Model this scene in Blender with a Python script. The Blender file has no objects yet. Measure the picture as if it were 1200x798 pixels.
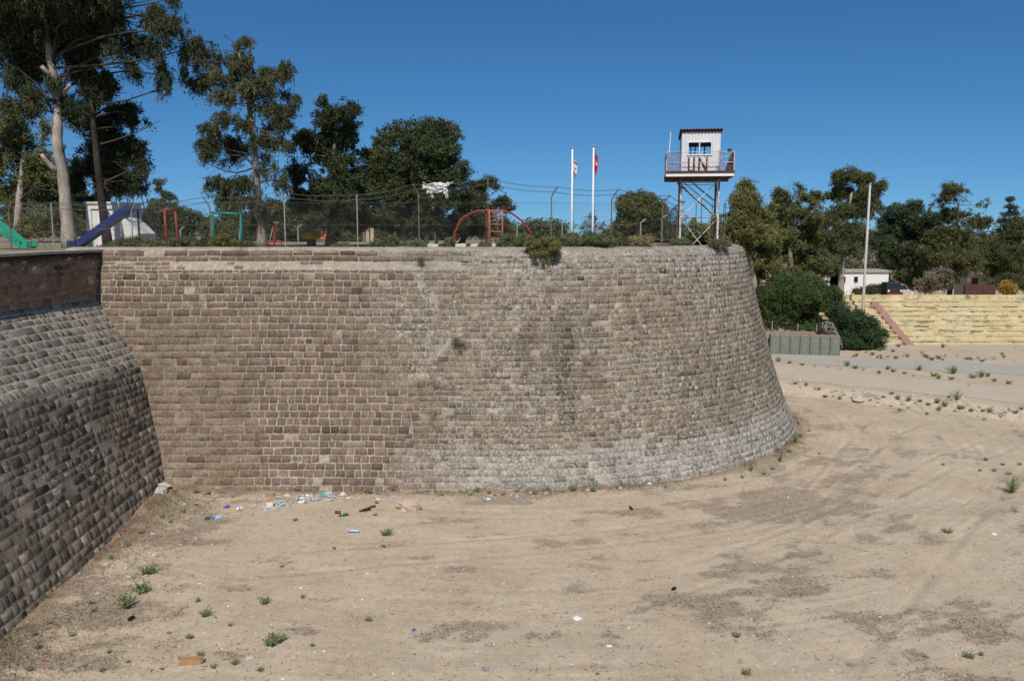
import bpy, math, random
import numpy as np
from mathutils import Vector, Matrix
PI = math.pi
random.seed(7)
RG = np.random.default_rng(11)
S = bpy.context.scene
C = S.collection

# ------------------------------------------------------------------ camera numbers
PITCH = math.atan(0.129)
CP, SP = math.cos(PITCH), math.sin(PITCH)
EYE = 10.0
def ray(u, v):
    a = (u - 600.0) / 1000.0; b = (399.0 - v) / 1000.0
    return Vector((a, CP + b * SP, -SP + b * CP))
def at(u, v, Y):
    d = ray(u, v); t = Y / d.y
    return Vector((d.x * t, Y, EYE + d.z * t))
def onz(u, v, z=0.0):
    d = ray(u, v); t = (z - EYE) / d.z
    return Vector((d.x * t, d.y * t, z))
def xat(u, v, Y): return at(u, v, Y).x
def mpp(Y): return Y / 1000.0          # metres per photo pixel at distance Y

# ------------------------------------------------------------------ noise
_T2 = {}
def vn2(x, y, seed=0):
    if seed not in _T2: _T2[seed] = np.random.default_rng(100 + seed).random((256, 256))
    T = _T2[seed]
    x = np.asarray(x, float); y = np.asarray(y, float)
    xi = np.floor(x).astype(int); yi = np.floor(y).astype(int)
    fx = x - xi; fy = y - yi
    fx = fx * fx * (3 - 2 * fx); fy = fy * fy * (3 - 2 * fy)
    a = T[xi & 255, yi & 255]; b = T[(xi + 1) & 255, yi & 255]
    c = T[xi & 255, (yi + 1) & 255]; d = T[(xi + 1) & 255, (yi + 1) & 255]
    return (a * (1 - fx) + b * fx) * (1 - fy) + (c * (1 - fx) + d * fx) * fy
def fbm2(x, y, seed=0, octv=4, gain=0.5):
    s = 0; amp = 1; tot = 0; f = 1
    for k in range(octv):
        s = s + amp * vn2(np.asarray(x) * f + 17.3 * k, np.asarray(y) * f + 5.1 * k, seed + k)
        tot += amp; amp *= gain; f *= 2.03
    return s / tot
_T3 = np.random.default_rng(55).random((48, 48, 48))
def vn3(p, f, off=0.0):
    q = p * f + off
    i = np.floor(q).astype(int); r = q - i; r = r * r * (3 - 2 * r)
    def g(dx, dy, dz): return _T3[(i[:, 0] + dx) % 48, (i[:, 1] + dy) % 48, (i[:, 2] + dz) % 48]
    c00 = g(0,0,0) * (1 - r[:,0]) + g(1,0,0) * r[:,0]; c10 = g(0,1,0) * (1 - r[:,0]) + g(1,1,0) * r[:,0]
    c01 = g(0,0,1) * (1 - r[:,0]) + g(1,0,1) * r[:,0]; c11 = g(0,1,1) * (1 - r[:,0]) + g(1,1,1) * r[:,0]
    c0 = c00 * (1 - r[:,1]) + c10 * r[:,1]; c1 = c01 * (1 - r[:,1]) + c11 * r[:,1]
    return c0 * (1 - r[:,2]) + c1 * r[:,2]
def sstep(a, b, x):
    t = np.clip((np.asarray(x, float) - a) / (b - a), 0, 1)
    return t * t * (3 - 2 * t)

# ------------------------------------------------------------------ meshes
def np_mesh(name, verts, quads, cols=None, midx=None, smooth=False):
    me = bpy.data.meshes.new(name)
    verts = np.asarray(verts, np.float32); quads = np.asarray(quads, np.int32)
    n, k = quads.shape
    me.vertices.add(len(verts)); me.vertices.foreach_set('co', verts.ravel())
    me.loops.add(n * k); me.loops.foreach_set('vertex_index', quads.ravel())
    me.polygons.add(n); me.polygons.foreach_set('loop_start', np.arange(0, n * k, k, dtype=np.int32))
    if midx is not None: me.polygons.foreach_set('material_index', np.asarray(midx, np.int32))
    me.polygons.foreach_set('use_smooth', np.full(n, bool(smooth)))
    me.update(calc_edges=True)
    if cols is not None:
        at_ = me.attributes.new('col', 'FLOAT_COLOR', 'FACE')
        at_.data.foreach_set('color', np.asarray(cols, np.float32).ravel())
    me.validate()
    return me
def link(name, me, mats, parent=None):
    o = bpy.data.objects.new(name, me); C.objects.link(o)
    if not isinstance(mats, (list, tuple)): mats = [mats]
    for m in mats:
        if len(me.materials) < len(mats): me.materials.append(m)
    if parent is not None: o.parent = parent
    return o
def tag(o, label=None, cat=None, group=None, kind=None):
    if label: o['label'] = label
    if cat: o['category'] = cat
    if group: o['group'] = group
    if kind: o['kind'] = kind
    return o
def thing(name, label, cat, loc=(0, 0, 0), rz=0.0, group=None):
    o = bpy.data.objects.new(name, None); C.objects.link(o)
    o.location = loc; o.rotation_euler = (0, 0, rz); o.empty_display_size = .3
    return tag(o, label, cat, group)
KIDS = {}
def dup(root, loc=None, rz=None, label=None, group=None, scale=None):
    r = root.copy(); C.objects.link(r)
    if loc is not None: r.location = loc
    if rz is not None: r.rotation_euler = (0, 0, rz) if not isinstance(rz, (tuple, list)) else rz
    if scale is not None: r.scale = scale if isinstance(scale, (tuple, list)) else (scale,) * 3
    if label: r['label'] = label
    if group: r['group'] = group
    for ch in list(root.children):
        c = ch.copy(); C.objects.link(c); c.parent = r
        for g in list(ch.children):
            d = g.copy(); C.objects.link(d); d.parent = c
    return r

class MB:
    """collects shapes for one mesh"""
    def __init__(s, off=(0, 0, 0)): s.v = []; s.f = []; s.m = []; s.off = Vector(off)
    def add(s, vs, fs, m=0):
        b = len(s.v); s.v += [tuple(Vector(p) - s.off) for p in vs]
        s.f += [tuple(b + i for i in f) for f in fs]; s.m += [m] * len(fs)
    def box(s, lo, hi, m=0, M=None):
        x0, y0, z0 = lo; x1, y1, z1 = hi
        vs = [Vector(p) for p in ((x0,y0,z0),(x1,y0,z0),(x1,y1,z0),(x0,y1,z0),(x0,y0,z1),(x1,y0,z1),(x1,y1,z1),(x0,y1,z1))]
        if M is not None: vs = [M @ p for p in vs]
        s.add(vs, [(0,3,2,1),(4,5,6,7),(0,1,5,4),(1,2,6,5),(2,3,7,6),(3,0,4,7)], m)
    def bar(s, a, b, w, h=None, m=0, up=(0, 0, 1)):
        a = Vector(a); b = Vector(b); h = h or w
        d = (b - a).normalized(); up = Vector(up)
        if abs(d.dot(up)) > .98: up = Vector((0, 1, 0))
        x = d.cross(up).normalized() * (w / 2); y = x.cross(d).normalized() * (h / 2)
        vs = [a-x-y, a+x-y, a+x+y, a-x+y, b-x-y, b+x-y, b+x+y, b-x+y]
        s.add(vs, [(0,3,2,1),(4,5,6,7),(0,1,5,4),(1,2,6,5),(2,3,7,6),(3,0,4,7)], m)
    def tube(s, pts, r, n=6, m=0, cap=True):
        pts = [Vector(p) for p in pts]; k = len(pts)
        rs = r if isinstance(r, (list, tuple)) else [r] * k
        vs = []; fs = []; px = None
        for i, p in enumerate(pts):
            t = (pts[min(i+1, k-1)] - pts[max(i-1, 0)])
            if t.length < 1e-9: t = Vector((0, 0, 1))
            t.normalize()
            if px is None:
                ref = Vector((1, 0, 0)) if abs(t.x) < .8 else Vector((0, 1, 0))
            else: ref = px
            x = (ref - t * ref.dot(t)).normalized(); y = t.cross(x); px = x
            for j in range(n):
                a = 2 * PI * j / n
                vs.append(p + (x * math.cos(a) + y * math.sin(a)) * rs[i])
        for i in range(k - 1):
            for j in range(n):
                fs.append((i*n+j, i*n+(j+1) % n, (i+1)*n+(j+1) % n, (i+1)*n+j))
        if cap:
            fs.append(tuple(range(n))[::-1]); fs.append(tuple((k-1)*n+j for j in range(n)))
        s.add(vs, fs, m)
    def lathe(s, prof, n=12, m=0, M=None, lob=None):
        vs = []; fs = []
        for (r, z) in prof:
            for j in range(n):
                a = 2 * PI * j / n; q = r * (1 + (lob(a) if lob else 0))
                p = Vector((q * math.cos(a), q * math.sin(a), z)); vs.append(M @ p if M is not None else p)
        for i in range(len(prof) - 1):
            for j in range(n): fs.append((i*n+j, i*n+(j+1) % n, (i+1)*n+(j+1) % n, (i+1)*n+j))
        fs.append(tuple(range(n))[::-1]); fs.append(tuple((len(prof)-1)*n+j for j in range(n)))
        s.add(vs, fs, m)
    def build(s, name, mats, parent=None, smooth=False):
        me = bpy.data.meshes.new(name); me.from_pydata(s.v, [], s.f)
        if any(s.m): me.polygons.foreach_set('material_index', s.m)
        if smooth: me.polygons.foreach_set('use_smooth', [True] * len(s.f))
        me.update()
        return link(name, me, mats, parent)

# ------------------------------------------------------------------ materials
def new_mat(name):
    m = bpy.data.materials.new(name); m.use_nodes = True
    nt = m.node_tree; nt.nodes.clear()
    return m, nt
def N(nt, t, **kw):
    n = nt.nodes.new(t)
    for k, v in kw.items(): setattr(n, k, v)
    return n
def noise(nt, scale, detail=6, rough=.6, coord='Object', vec=None, dist=0.0):
    n = N(nt, 'ShaderNodeTexNoise'); n.inputs['Scale'].default_value = scale
    n.inputs['Detail'].default_value = detail; n.inputs['Roughness'].default_value = rough
    n.inputs['Distortion'].default_value = dist
    if vec is None:
        g = N(nt, 'ShaderNodeNewGeometry'); vec = g.outputs['Position']
    nt.links.new(vec, n.inputs['Vector'])
    return n
def ramp(nt, src, stops):
    r = N(nt, 'ShaderNodeValToRGB'); e = r.color_ramp.elements
    while len(e) < len(stops): e.new(.5)
    for x, (p, c) in zip(e, stops):
        x.position = p; x.color = (c, c, c, 1) if isinstance(c, (int, float)) else tuple(c) + (1,)
    nt.links.new(src, r.inputs['Fac']); return r
def mix(nt, fac, a, b, mode='MIX'):
    n = N(nt, 'ShaderNodeMix', data_type='RGBA', blend_type=mode)
    for sock, val in ((n.inputs[0], fac), (n.inputs[6], a), (n.inputs[7], b)):
        if hasattr(val, 'is_output'): nt.links.new(val, sock)
        elif isinstance(val, (int, float)): sock.default_value = val
        else: sock.default_value = tuple(val) + (1,)
    return n.outputs[2]
def mth(nt, op, a, b=None, c=None):
    n = N(nt, 'ShaderNodeMath', operation=op)
    for i, v in enumerate((a, b, c)):
        if v is None: continue
        if hasattr(v, 'is_output'): nt.links.new(v, n.inputs[i])
        else: n.inputs[i].default_value = v
    return n.outputs[0]
def finish(nt, col, rough=.9, bump=None, bstr=.4, bdist=.03, spec=.15, metal=0.0):
    p = N(nt, 'ShaderNodeBsdfPrincipled'); o = N(nt, 'ShaderNodeOutputMaterial')
    if hasattr(col, 'is_output'): nt.links.new(col, p.inputs['Base Color'])
    else: p.inputs['Base Color'].default_value = tuple(col) + (1,)
    if hasattr(rough, 'is_output'): nt.links.new(rough, p.inputs['Roughness'])
    else: p.inputs['Roughness'].default_value = rough
    p.inputs['Specular IOR Level'].default_value = spec; p.inputs['Metallic'].default_value = metal
    if bump is not None:
        b = N(nt, 'ShaderNodeBump'); b.inputs['Strength'].default_value = bstr; b.inputs['Distance'].default_value = bdist
        nt.links.new(bump, b.inputs['Height']); nt.links.new(b.outputs[0], p.inputs['Normal'])
    nt.links.new(p.outputs[0], o.inputs[0]); return p
def plain(name, col, rough=.7, var=.25, scale=6., spec=.2, metal=0., rust=0., rustcol=(.12, .045, .02), bs=.2):
    """paint / plastic / metal with mottling, and rust patches where asked"""
    m, nt = new_mat(name)
    n1 = noise(nt, scale, 7, .65); r1 = ramp(nt, n1.outputs[0], [(.25, 1 - var), (.75, 1 + var * .6)])
    c = mix(nt, 1.0, col, r1.outputs[0], 'MULTIPLY')
    if rust > 0:
        n2 = noise(nt, scale * .8, 8, .7, dist=.6); t = .72 - rust * .45
        r2 = ramp(nt, n2.outputs[0], [(t - .05, 0.), (t + .05, 1.)])
        c = mix(nt, r2.outputs[0], c, rustcol)
    finish(nt, c, rough, n1.outputs[0], bs, .01, spec, metal); return m
def leafmat(name, trans=.3, var=True, rough=.55):
    m, nt = new_mat(name)
    a = N(nt, 'ShaderNodeAttribute', attribute_name='col')
    d = N(nt, 'ShaderNodeBsdfPrincipled'); d.inputs['Roughness'].default_value = rough
    d.inputs['Specular IOR Level'].default_value = .25
    t = N(nt, 'ShaderNodeBsdfTranslucent'); mx = N(nt, 'ShaderNodeMixShader'); o = N(nt, 'ShaderNodeOutputMaterial')
    mx.inputs[0].default_value = trans
    nt.links.new(a.outputs['Color'], d.inputs['Base Color'])
    w = mix(nt, 1.0, a.outputs['Color'], (1.25, 1.35, .6), 'MULTIPLY'); nt.links.new(w, t.inputs[0])
    nt.links.new(d.outputs[0], mx.inputs[1]); nt.links.new(t.outputs[0], mx.inputs[2]); nt.links.new(mx.outputs[0], o.inputs[0])
    return m
M = {}
M['leaf'] = leafmat('foliage', .22)
M['dryleaf'] = leafmat('dry_stems', .1, rough=.85)

def stone_mat(name, lich=(.475, .435, .375), bstr=.7):
    m, nt = new_mat(name)
    a = N(nt, 'ShaderNodeAttribute', attribute_name='col')
    n1 = noise(nt, 2.2, 9, .72); r1 = ramp(nt, n1.outputs[0], [(.3, .66), (.5, 1.), (.72, 1.26)])
    c = mix(nt, 1., a.outputs['Color'], r1.outputs[0], 'MULTIPLY')
    n2 = noise(nt, 9., 9, .8); r2 = ramp(nt, n2.outputs[0], [(.34, .5), (.5, 1.), (.68, 1.38)])
    c = mix(nt, 1., c, r2.outputs[0], 'MULTIPLY')
    n3 = noise(nt, 9.0, 5, .7, dist=.3)
    th = mth(nt, 'SUBTRACT', n3.outputs[0], mth(nt, 'SUBTRACT', .74, mth(nt, 'MULTIPLY', a.outputs['Alpha'], .30)))
    fac = mth(nt, 'MULTIPLY', th, 10.0); fc = N(nt, 'ShaderNodeClamp'); nt.links.new(fac, fc.inputs[0])
    f2 = mth(nt, 'MULTIPLY', fc.outputs[0], .8)
    c = mix(nt, f2, c, lich)
    n4 = noise(nt, 17., 3, .5); r4 = ramp(nt, n4.outputs[0], [(.28, 0.), (.36, 1.)])
    c = mix(nt, 1., c, ramp(nt, n4.outputs[0], [(.27, .45), (.36, 1.)]).outputs[0], 'MULTIPLY')
    h = mth(nt, 'ADD', mth(nt, 'MULTIPLY', n2.outputs[0], .7), mth(nt, 'MULTIPLY', r4.outputs[0], .35))
    finish(nt, c, .95, h, bstr, .06, .08); return m
M['stone'] = stone_mat('weathered_stone')
M['mortar'] = stone_mat('lime_mortar', bstr=.5)
# ------------------------------------------------------------------ world, sun, camera
SUN_E, SUN_A = math.radians(49), math.radians(4.5)      # elevation, and how far left of straight behind the viewer
sv = Vector((-math.sin(SUN_A) * math.cos(SUN_E), -math.cos(SUN_A) * math.cos(SUN_E), math.sin(SUN_E)))
W = bpy.data.worlds.new('World'); S.world = W; W.use_nodes = True
nt = W.node_tree; bg = nt.nodes['Background']
sky = nt.nodes.new('ShaderNodeTexSky'); sky.sky_type = 'NISHITA'; sky.sun_disc = False
sky.sun_elevation = SUN_E; sky.sun_rotation = PI + SUN_A
sky.altitude = 100; sky.air_density = 0.85; sky.dust_density = 0.0; sky.ozone_density = 6.0
hs_ = nt.nodes.new('ShaderNodeHueSaturation'); hs_.inputs['Saturation'].default_value = 1.17; nt.links.new(sky.outputs[0], hs_.inputs['Color'])
tc_ = nt.nodes.new('ShaderNodeTexCoord'); va_ = nt.nodes.new('ShaderNodeVectorMath'); va_.operation = 'ADD'; va_.inputs[1].default_value = (0, 0, .075); vn_ = nt.nodes.new('ShaderNodeVectorMath'); vn_.operation = 'NORMALIZE'
nt.links.new(tc_.outputs['Generated'], va_.inputs[0]); nt.links.new(va_.outputs[0], vn_.inputs[0]); nt.links.new(vn_.outputs[0], sky.inputs[0])
ml_ = nt.nodes.new('ShaderNodeMix'); ml_.data_type = 'RGBA'; ml_.blend_type = 'MULTIPLY'; ml_.inputs[0].default_value = 1; ml_.inputs[7].default_value = (.80, .98, 1.0, 1); nt.links.new(hs_.outputs[0], ml_.inputs[6]); nt.links.new(ml_.outputs[2], bg.inputs[0]); bg.inputs[1].default_value = 0.086
L = bpy.data.lights.new('sun', 'SUN'); L.energy = 4.1; L.angle = math.radians(.53); L.color = (1, .955, .88)
lo = bpy.data.objects.new('sun', L); C.objects.link(lo); lo.rotation_euler = (-sv).to_track_quat('-Z', 'Y').to_euler(); lo.location = (-20, -40, 60)
cam = bpy.data.cameras.new('camera'); cam.sensor_width = 36; cam.lens = 30.0; cam.clip_end = 3000; cam.clip_start = .1
co = bpy.data.objects.new('camera', cam); C.objects.link(co); co.location = (0, 0, EYE); co.rotation_euler = (PI / 2 - PITCH, 0, 0)
S.camera = co
S.view_settings.view_transform = 'Standard'; S.view_settings.look = 'None'; S.view_settings.gamma = 1
S.view_settings.use_curve_mapping = False; S.view_settings.exposure = 0.0
S.cycles.max_bounces = 6; S.cycles.transparent_max_bounces = 12; S.cycles.use_denoising = True

# ------------------------------------------------------------------ terrain
CX, CY = 0.0, 47.0
def wall_dist(x, y):
    x = np.asarray(x, float); y = np.asarray(y, float)
    r = np.hypot(x - CX, y - CY) - 15.2
    return np.where((x < 0) & (y < CY), 31.8 - y, r)
def along(x, y):
    x = np.asarray(x, float); y = np.asarray(y, float)
    return np.where(x < 0, x, 17.0 * np.arctan2(x, np.maximum(CY - y, -30)))
def dline(x, y): return .6 * np.asarray(x, float) + .8 * np.asarray(y, float) - 51.8
RUTS = [[(1260,500),(1200,560),(1140,620),(1090,680),(1040,740),(980,798),(900,880)],
        [(1230,520),(1165,590),(1110,655),(1062,715),(1005,790),(940,880)],
        [(1200,500),(1100,535),(1020,575),(930,620),(830,655),(700,690),(520,720)],
        [(1200,520),(1110,553),(1035,592),(950,640),(850,682),(720,722),(520,760)],
        [(1090,470),(1010,500),(975,540),(940,575),(860,600),(700,622),(450,640),(250,650)],
        [(1130,480),(1050,510),(1005,550),(960,592),(870,618),(700,640),(450,662),(250,680)]]
RUTW = [[onz(u, v, 0) for u, v in r] for r in RUTS]
def rut_dist(x, y):
    best = np.full(np.shape(x), 99.0)
    for r in RUTW:
        for a, b in zip(r[:-1], r[1:]):
            dx, dy = b.x - a.x, b.y - a.y; l2 = dx * dx + dy * dy
            t = np.clip(((x - a.x) * dx + (y - a.y) * dy) / l2, 0, 1)
            best = np.minimum(best, np.hypot(x - a.x - t * dx, y - a.y - t * dy))
    return best
def fbase(y): return -13.25 + .047 * (31.7 - np.asarray(y, float))
def g(x, y, ruts=True):
    x = np.asarray(x, float); y = np.asarray(y, float)
    d = dline(x, y); far = sstep(.3, 1.6, d)
    z = (fbm2(x * .22, y * .22, 3, 3) - .5) * .22 * (1 - far)
    z = z + (fbm2(x * 1.3, y * 1.3, 9, 4) - .5) * .07 * (1 - far)
    dw = np.maximum(wall_dist(x, y), 0)
    lump = .55 + .9 * fbm2(x * 1.1, y * 1.1, 21, 3)
    z = z + .07 * np.exp(-dw / .8) * lump * (1 - far)
    fl = np.maximum(x - fbase(y), 0)
    z = z + (.02 + .26 * sstep(24, 32, y)) * np.exp(-fl / 1.1) * lump * (y < 34)
    z = z + .5 * sstep(-.9, 1.1, d + 1.1 * (fbm2(x * .8, y * .8, 31, 3) - .5))
    emb = 3.1 * sstep(77.8, 79.4, y) * sstep(28.6, 31, x)
    emb = emb * (1 - sstep(81, 108, y))
    z = z + emb
    return z
def gz(x, y): return float(g(np.array([x]), np.array([y]))[0])
def graded(lo, a, b, hi, step, n):
    mid = np.arange(a, b, step)
    left = a - (a - lo) * np.linspace(0, 1, n + 1)[1:] ** 2.6
    right = mid[-1] + (hi - mid[-1]) * np.linspace(0, 1, n + 1)[1:] ** 2.6
    return np.concatenate([left[::-1], mid, right])
gx = graded(-700, -14, 33, 900, .13, 46); gy = graded(-300, 14.5, 56, 1500, .13, 60)
X, Y = np.meshgrid(gx, gy); nx, ny = len(gx), len(gy)
Xf, Yf = X.ravel(), Y.ravel()
Z = g(Xf, Yf)
rd = rut_dist(Xf, Yf)
rn = fbm2(Xf * .5, Yf * .5, 77, 3)
rut = np.exp(-(rd / .10) ** 2) * .9 * sstep(.30, .55, rn)
rim = np.exp(-((rd - .22) / .08) ** 2) * .7 * sstep(.32, .6, rn)
Z = Z - .035 * rut + .02 * rim
def patch_mask(x, y):
    dw = wall_dist(x, y); A = along(x, y)
    n1 = fbm2(A * .42 + 3, dw * 1.5, 41, 6, .62)
    n2 = fbm2(x * .75, y * .95, 51, 6, .64)
    n = .45 * n1 + .55 * n2
    w = np.full(np.shape(x), -.015)
    def gs(u, v, rx, ry, a):
        p = onz(u, v, 0); return .62 * a * np.exp(-((x - p.x) / rx) ** 2 - ((y - p.y) / ry) ** 2)
    for q in [(640,705,3.2,1.6,.10),(740,700,2,2,.12),(560,765,2.6,1.2,.12),(830,745,2.0,1.6,.09),(680,650,4,.8,.06),(780,600,4,1.0,.05),
              (860,598,3.5,1.0,.20),(975,550,3,3.5,.20),(1010,610,4,3,.13),(940,580,3,2,.13),(60,720,2,3,.12),(130,650,1.6,3,.14),(200,605,1.8,1.2,.14),(900,690,3,2,.08),(1150,740,3,2.5,.10),(950,740,3,1.5,.07),
              (560,630,2.5,.6,.08),(620,628,2,.5,.05),(60,750,2.0,2.5,.16),(150,690,1.2,1.6,.12),(230,640,2.2,1.2,.12),
              (330,700,4,2.5,-.09),(300,640,4,2.,-.06),(500,680,2.5,1.5,-.03),(700,600,5,.9,-.06),(1100,560,5,3,-.03)]:
        w = w + gs(*q)
    w = w + .14 * np.exp(-np.maximum(dw, 0) / .7) + .17 * np.exp(-np.maximum(x - fbase(y), 0) / 1.0) * (y < 33)
    far = sstep(.2, 2.0, dline(x, y))
    return np.clip(sstep(.525, .68, n + w) * (1 - .8 * far), 0, 1)
PM = patch_mask(Xf, Yf)
dwf = wall_dist(Xf, Yf)
dry = np.clip(np.exp(-np.maximum(dwf, 0) / .55) * (dwf > -1) + np.exp(-np.maximum(Xf - fbase(Yf), 0) / .8) * (Yf < 33), 0, 1)
dl = dline(Xf, Yf)
pale = np.exp(-((dl - .7) / .9) ** 2) * .8 + .35 * sstep(1.5, 3, dl)
cols = np.stack([PM, dry, np.clip(.5 + .5 * rim - .5 * rut, 0, 1), np.clip(pale, 0, 1)], 1)
idx = np.arange(nx * ny).reshape(ny, nx)
quads = np.stack([idx[:-1, :-1], idx[:-1, 1:], idx[1:, 1:], idx[1:, :-1]], -1).reshape(-1, 4)
me = np_mesh('ground', np.stack([Xf, Yf, Z], 1), quads, smooth=True)
ca = me.attributes.new('mask', 'FLOAT_COLOR', 'POINT'); ca.data.foreach_set('color', cols.astype(np.float32).ravel())
m, nt = new_mat('dusty_earth')
a = N(nt, 'ShaderNodeAttribute', attribute_name='mask'); sp = N(nt, 'ShaderNodeSeparateColor'); nt.links.new(a.outputs['Color'], sp.inputs[0])
n1 = noise(nt, .35, 6, .6); n2 = noise(nt, 3.0, 8, .7); n3 = noise(nt, 16., 6, .72); n4 = noise(nt, 45., 3, .6)
base = mix(nt, ramp(nt, n1.outputs[0], [(.35, 0.), (.65, 1.)]).outputs[0], (.462, .368, .260), (.535, .435, .316))
base = mix(nt, 1., base, ramp(nt, n2.outputs[0], [(.3, .84), (.7, 1.12)]).outputs[0], 'MULTIPLY')
base = mix(nt, 1., base, ramp(nt, n3.outputs[0], [(.28, .74), (.5, 1.), (.72, 1.14)]).outputs[0], 'MULTIPLY')
base = mix(nt, mth(nt, 'MULTIPLY', a.outputs['Alpha'], .75), base, (.52, .43, .325))
pm = mth(nt, 'ADD', sp.outputs[0], mth(nt, 'ADD', mth(nt, 'MULTIPLY', mth(nt, 'SUBTRACT', n3.outputs[0], .5), 2.6), mth(nt, 'MULTIPLY', mth(nt, 'SUBTRACT', n2.outputs[0], .5), 3.0)))
n5 = noise(nt, 2.6, 5, .6, dist=1.2)
rdg = mth(nt, 'SUBTRACT', 1., mth(nt, 'MULTIPLY', mth(nt, 'ABSOLUTE', mth(nt, 'SUBTRACT', n5.outputs[0], .5)), 9.))
pm = mth(nt, 'ADD', mth(nt, 'SUBTRACT', pm, .10), mth(nt, 'MULTIPLY', mth(nt, 'MAXIMUM', rdg, 0.), mth(nt, 'ADD', .16, mth(nt, 'MULTIPLY', sp.outputs[0], .35))))
pmr = ramp(nt, pm, [(.40, 0.), (.85, 1.)])
pcol = mix(nt, n2.outputs[0], (.25, .195, .145), (.33, .26, .19))
c = mix(nt, mth(nt, 'MULTIPLY', pmr.outputs[0], .72), base, pcol)
dr = ramp(nt, mth(nt, 'ADD', mth(nt, 'MULTIPLY', sp.outputs[1], .8), mth(nt, 'MULTIPLY', mth(nt, 'SUBTRACT', n2.outputs[0], .5), 1.3)), [(.28, 0.), (.6, 1.)])
c = mix(nt, mth(nt, 'MULTIPLY', dr.outputs[0], .6), c, (.25, .17, .105))
c = mix(nt, 1., c, ramp(nt, sp.outputs[2], [(0., .86), (.5, 1.), (1., 1.09)]).outputs[0], 'MULTIPLY')
# wheel polished streaks running round the bastion
g0 = N(nt, 'ShaderNodeNewGeometry'); s0 = N(nt, 'ShaderNodeSeparateXYZ'); nt.links.new(g0.outputs['Position'], s0.inputs[0])
ry = mth(nt, 'SUBTRACT', s0.outputs[1], 47.); rad_ = mth(nt, 'SQRT', mth(nt, 'ADD', mth(nt, 'MULTIPLY', s0.outputs[0], s0.outputs[0]), mth(nt, 'MULTIPLY', ry, ry)))
th_ = mth(nt, 'ARCTAN2', s0.outputs[0], mth(nt, 'MULTIPLY', ry, -1.)); cv = N(nt, 'ShaderNodeCombineXYZ')
nt.links.new(mth(nt, 'MULTIPLY', rad_, 3.2), cv.inputs[0]); nt.links.new(mth(nt, 'MULTIPLY', th_, 3.0), cv.inputs[1])
n7 = noise(nt, 1., 6, .68, vec=cv.outputs[0], dist=.25); n8 = noise(nt, .16, 3, .5)
sm_ = ramp(nt, n8.outputs[0], [(.40, .25), (.60, 1.)])
stk = mth(nt, 'ADD', 1., mth(nt, 'MULTIPLY', mth(nt, 'SUBTRACT', n7.outputs[0], .5), mth(nt, 'MULTIPLY', sm_.outputs[0], .75)))
c = mix(nt, 1., c, stk, 'MULTIPLY')
# small pale and dark grit
v = N(nt, 'ShaderNodeTexVoronoi'); v.inputs['Scale'].default_value = 7.; gg = N(nt, 'ShaderNodeNewGeometry'); nt.links.new(gg.outputs['Position'], v.inputs[0])
vs = N(nt, 'ShaderNodeSeparateColor'); nt.links.new(v.outputs['Color'], vs.inputs[0])
dot = mth(nt, 'MULTIPLY', mth(nt, 'LESS_THAN', v.outputs['Distance'], .16), mth(nt, 'GREATER_THAN', vs.outputs[0], .78))
c = mix(nt, mth(nt, 'MULTIPLY', dot, .6), c, mix(nt, mth(nt, 'GREATER_THAN', vs.outputs[1], .5), (.15, .12, .09), (.55, .5, .43)))
h = mth(nt, 'ADD', mth(nt, 'ADD', n2.outputs[0], mth(nt, 'MULTIPLY', n3.outputs[0], .5)), mth(nt, 'MULTIPLY', n4.outputs[0], .15))
finish(nt, c, .97, h, .55, .05, .05)
M['earth'] = m
tag(link('ground', me, m), kind='structure')

def strip_sheet(name, f, us, vs_, mat, lift):
    """f(u,v)->x,y ; sheet draped over the terrain"""
    U, V = np.meshgrid(us, vs_); x, y = f(U.ravel(), V.ravel())
    z = g(x, y) + lift
    # thin towards both edges so the sheet meets the earth
    k, l = len(us), len(vs_); ii = np.arange(k * l).reshape(l, k)
    q = np.stack([ii[:-1, :-1], ii[:-1, 1:], ii[1:, 1:], ii[1:, :-1]], -1).reshape(-1, 4)
    o = link(name, np_mesh(name, np.stack([x, y, z], 1), q, smooth=True), mat)
    tag(o, kind='structure'); return o
m, nt = new_mat('pale_packed_dirt')
n1 = noise(nt, .5, 7, .65); n2 = noise(nt, 7., 7, .7)
c = mix(nt, n1.outputs[0], (.45, .37, .285), (.58, .49, .385)); c = mix(nt, 1., c, ramp(nt, n2.outputs[0], [(.3, .82), (.7, 1.12)]).outputs[0], 'MULTIPLY')
finish(nt, c, .95, n2.outputs[0], .4, .03, .05); M['track'] = m
m, nt = new_mat('grey_gravel_road')
n1 = noise(nt, .6, 7, .65); n2 = noise(nt, 9., 7, .7)
c = mix(nt, n1.outputs[0], (.37, .335, .285), (.47, .43, .37)); c = mix(nt, 1., c, ramp(nt, n2.outputs[0], [(.3, .8), (.7, 1.15)]).outputs[0], 'MULTIPLY')
finish(nt, c, .95, n2.outputs[0], .4, .03, .08); M['gravelroad'] = m
def f_track(e, w):
    lo = 2.2 + .9 * (fbm2(e * .5, e * 0, 61, 4) - .5); hi = 7.3 + .9 * (fbm2(e * .5, e * 0 + 9, 62, 4) - .5)
    d = lo + (hi - lo) * w + 51.8
    return .6 * d + .8 * e, .8 * d - .6 * e
strip_sheet('dirt_track', f_track, np.arange(-30, 70, .3), np.linspace(0, 1, 16), M['track'], .012)
def f_road(t, w):
    w = w + .12 * (fbm2(t * 9, t * 0 + np.round(w), 66, 4) - .5)
    lx, ly = 18.85 + 14.95 * t, 61.1 - 5.5 * t; ux, uy = 20.4 + 16 * t, 66.3 - 6.4 * t
    return lx + (ux - lx) * w, ly + (uy - ly) * w
strip_sheet('gravel_road', f_road, np.arange(-.6, 4.5, .03), np.linspace(0, 1, 12), M['gravelroad'], .012)

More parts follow.
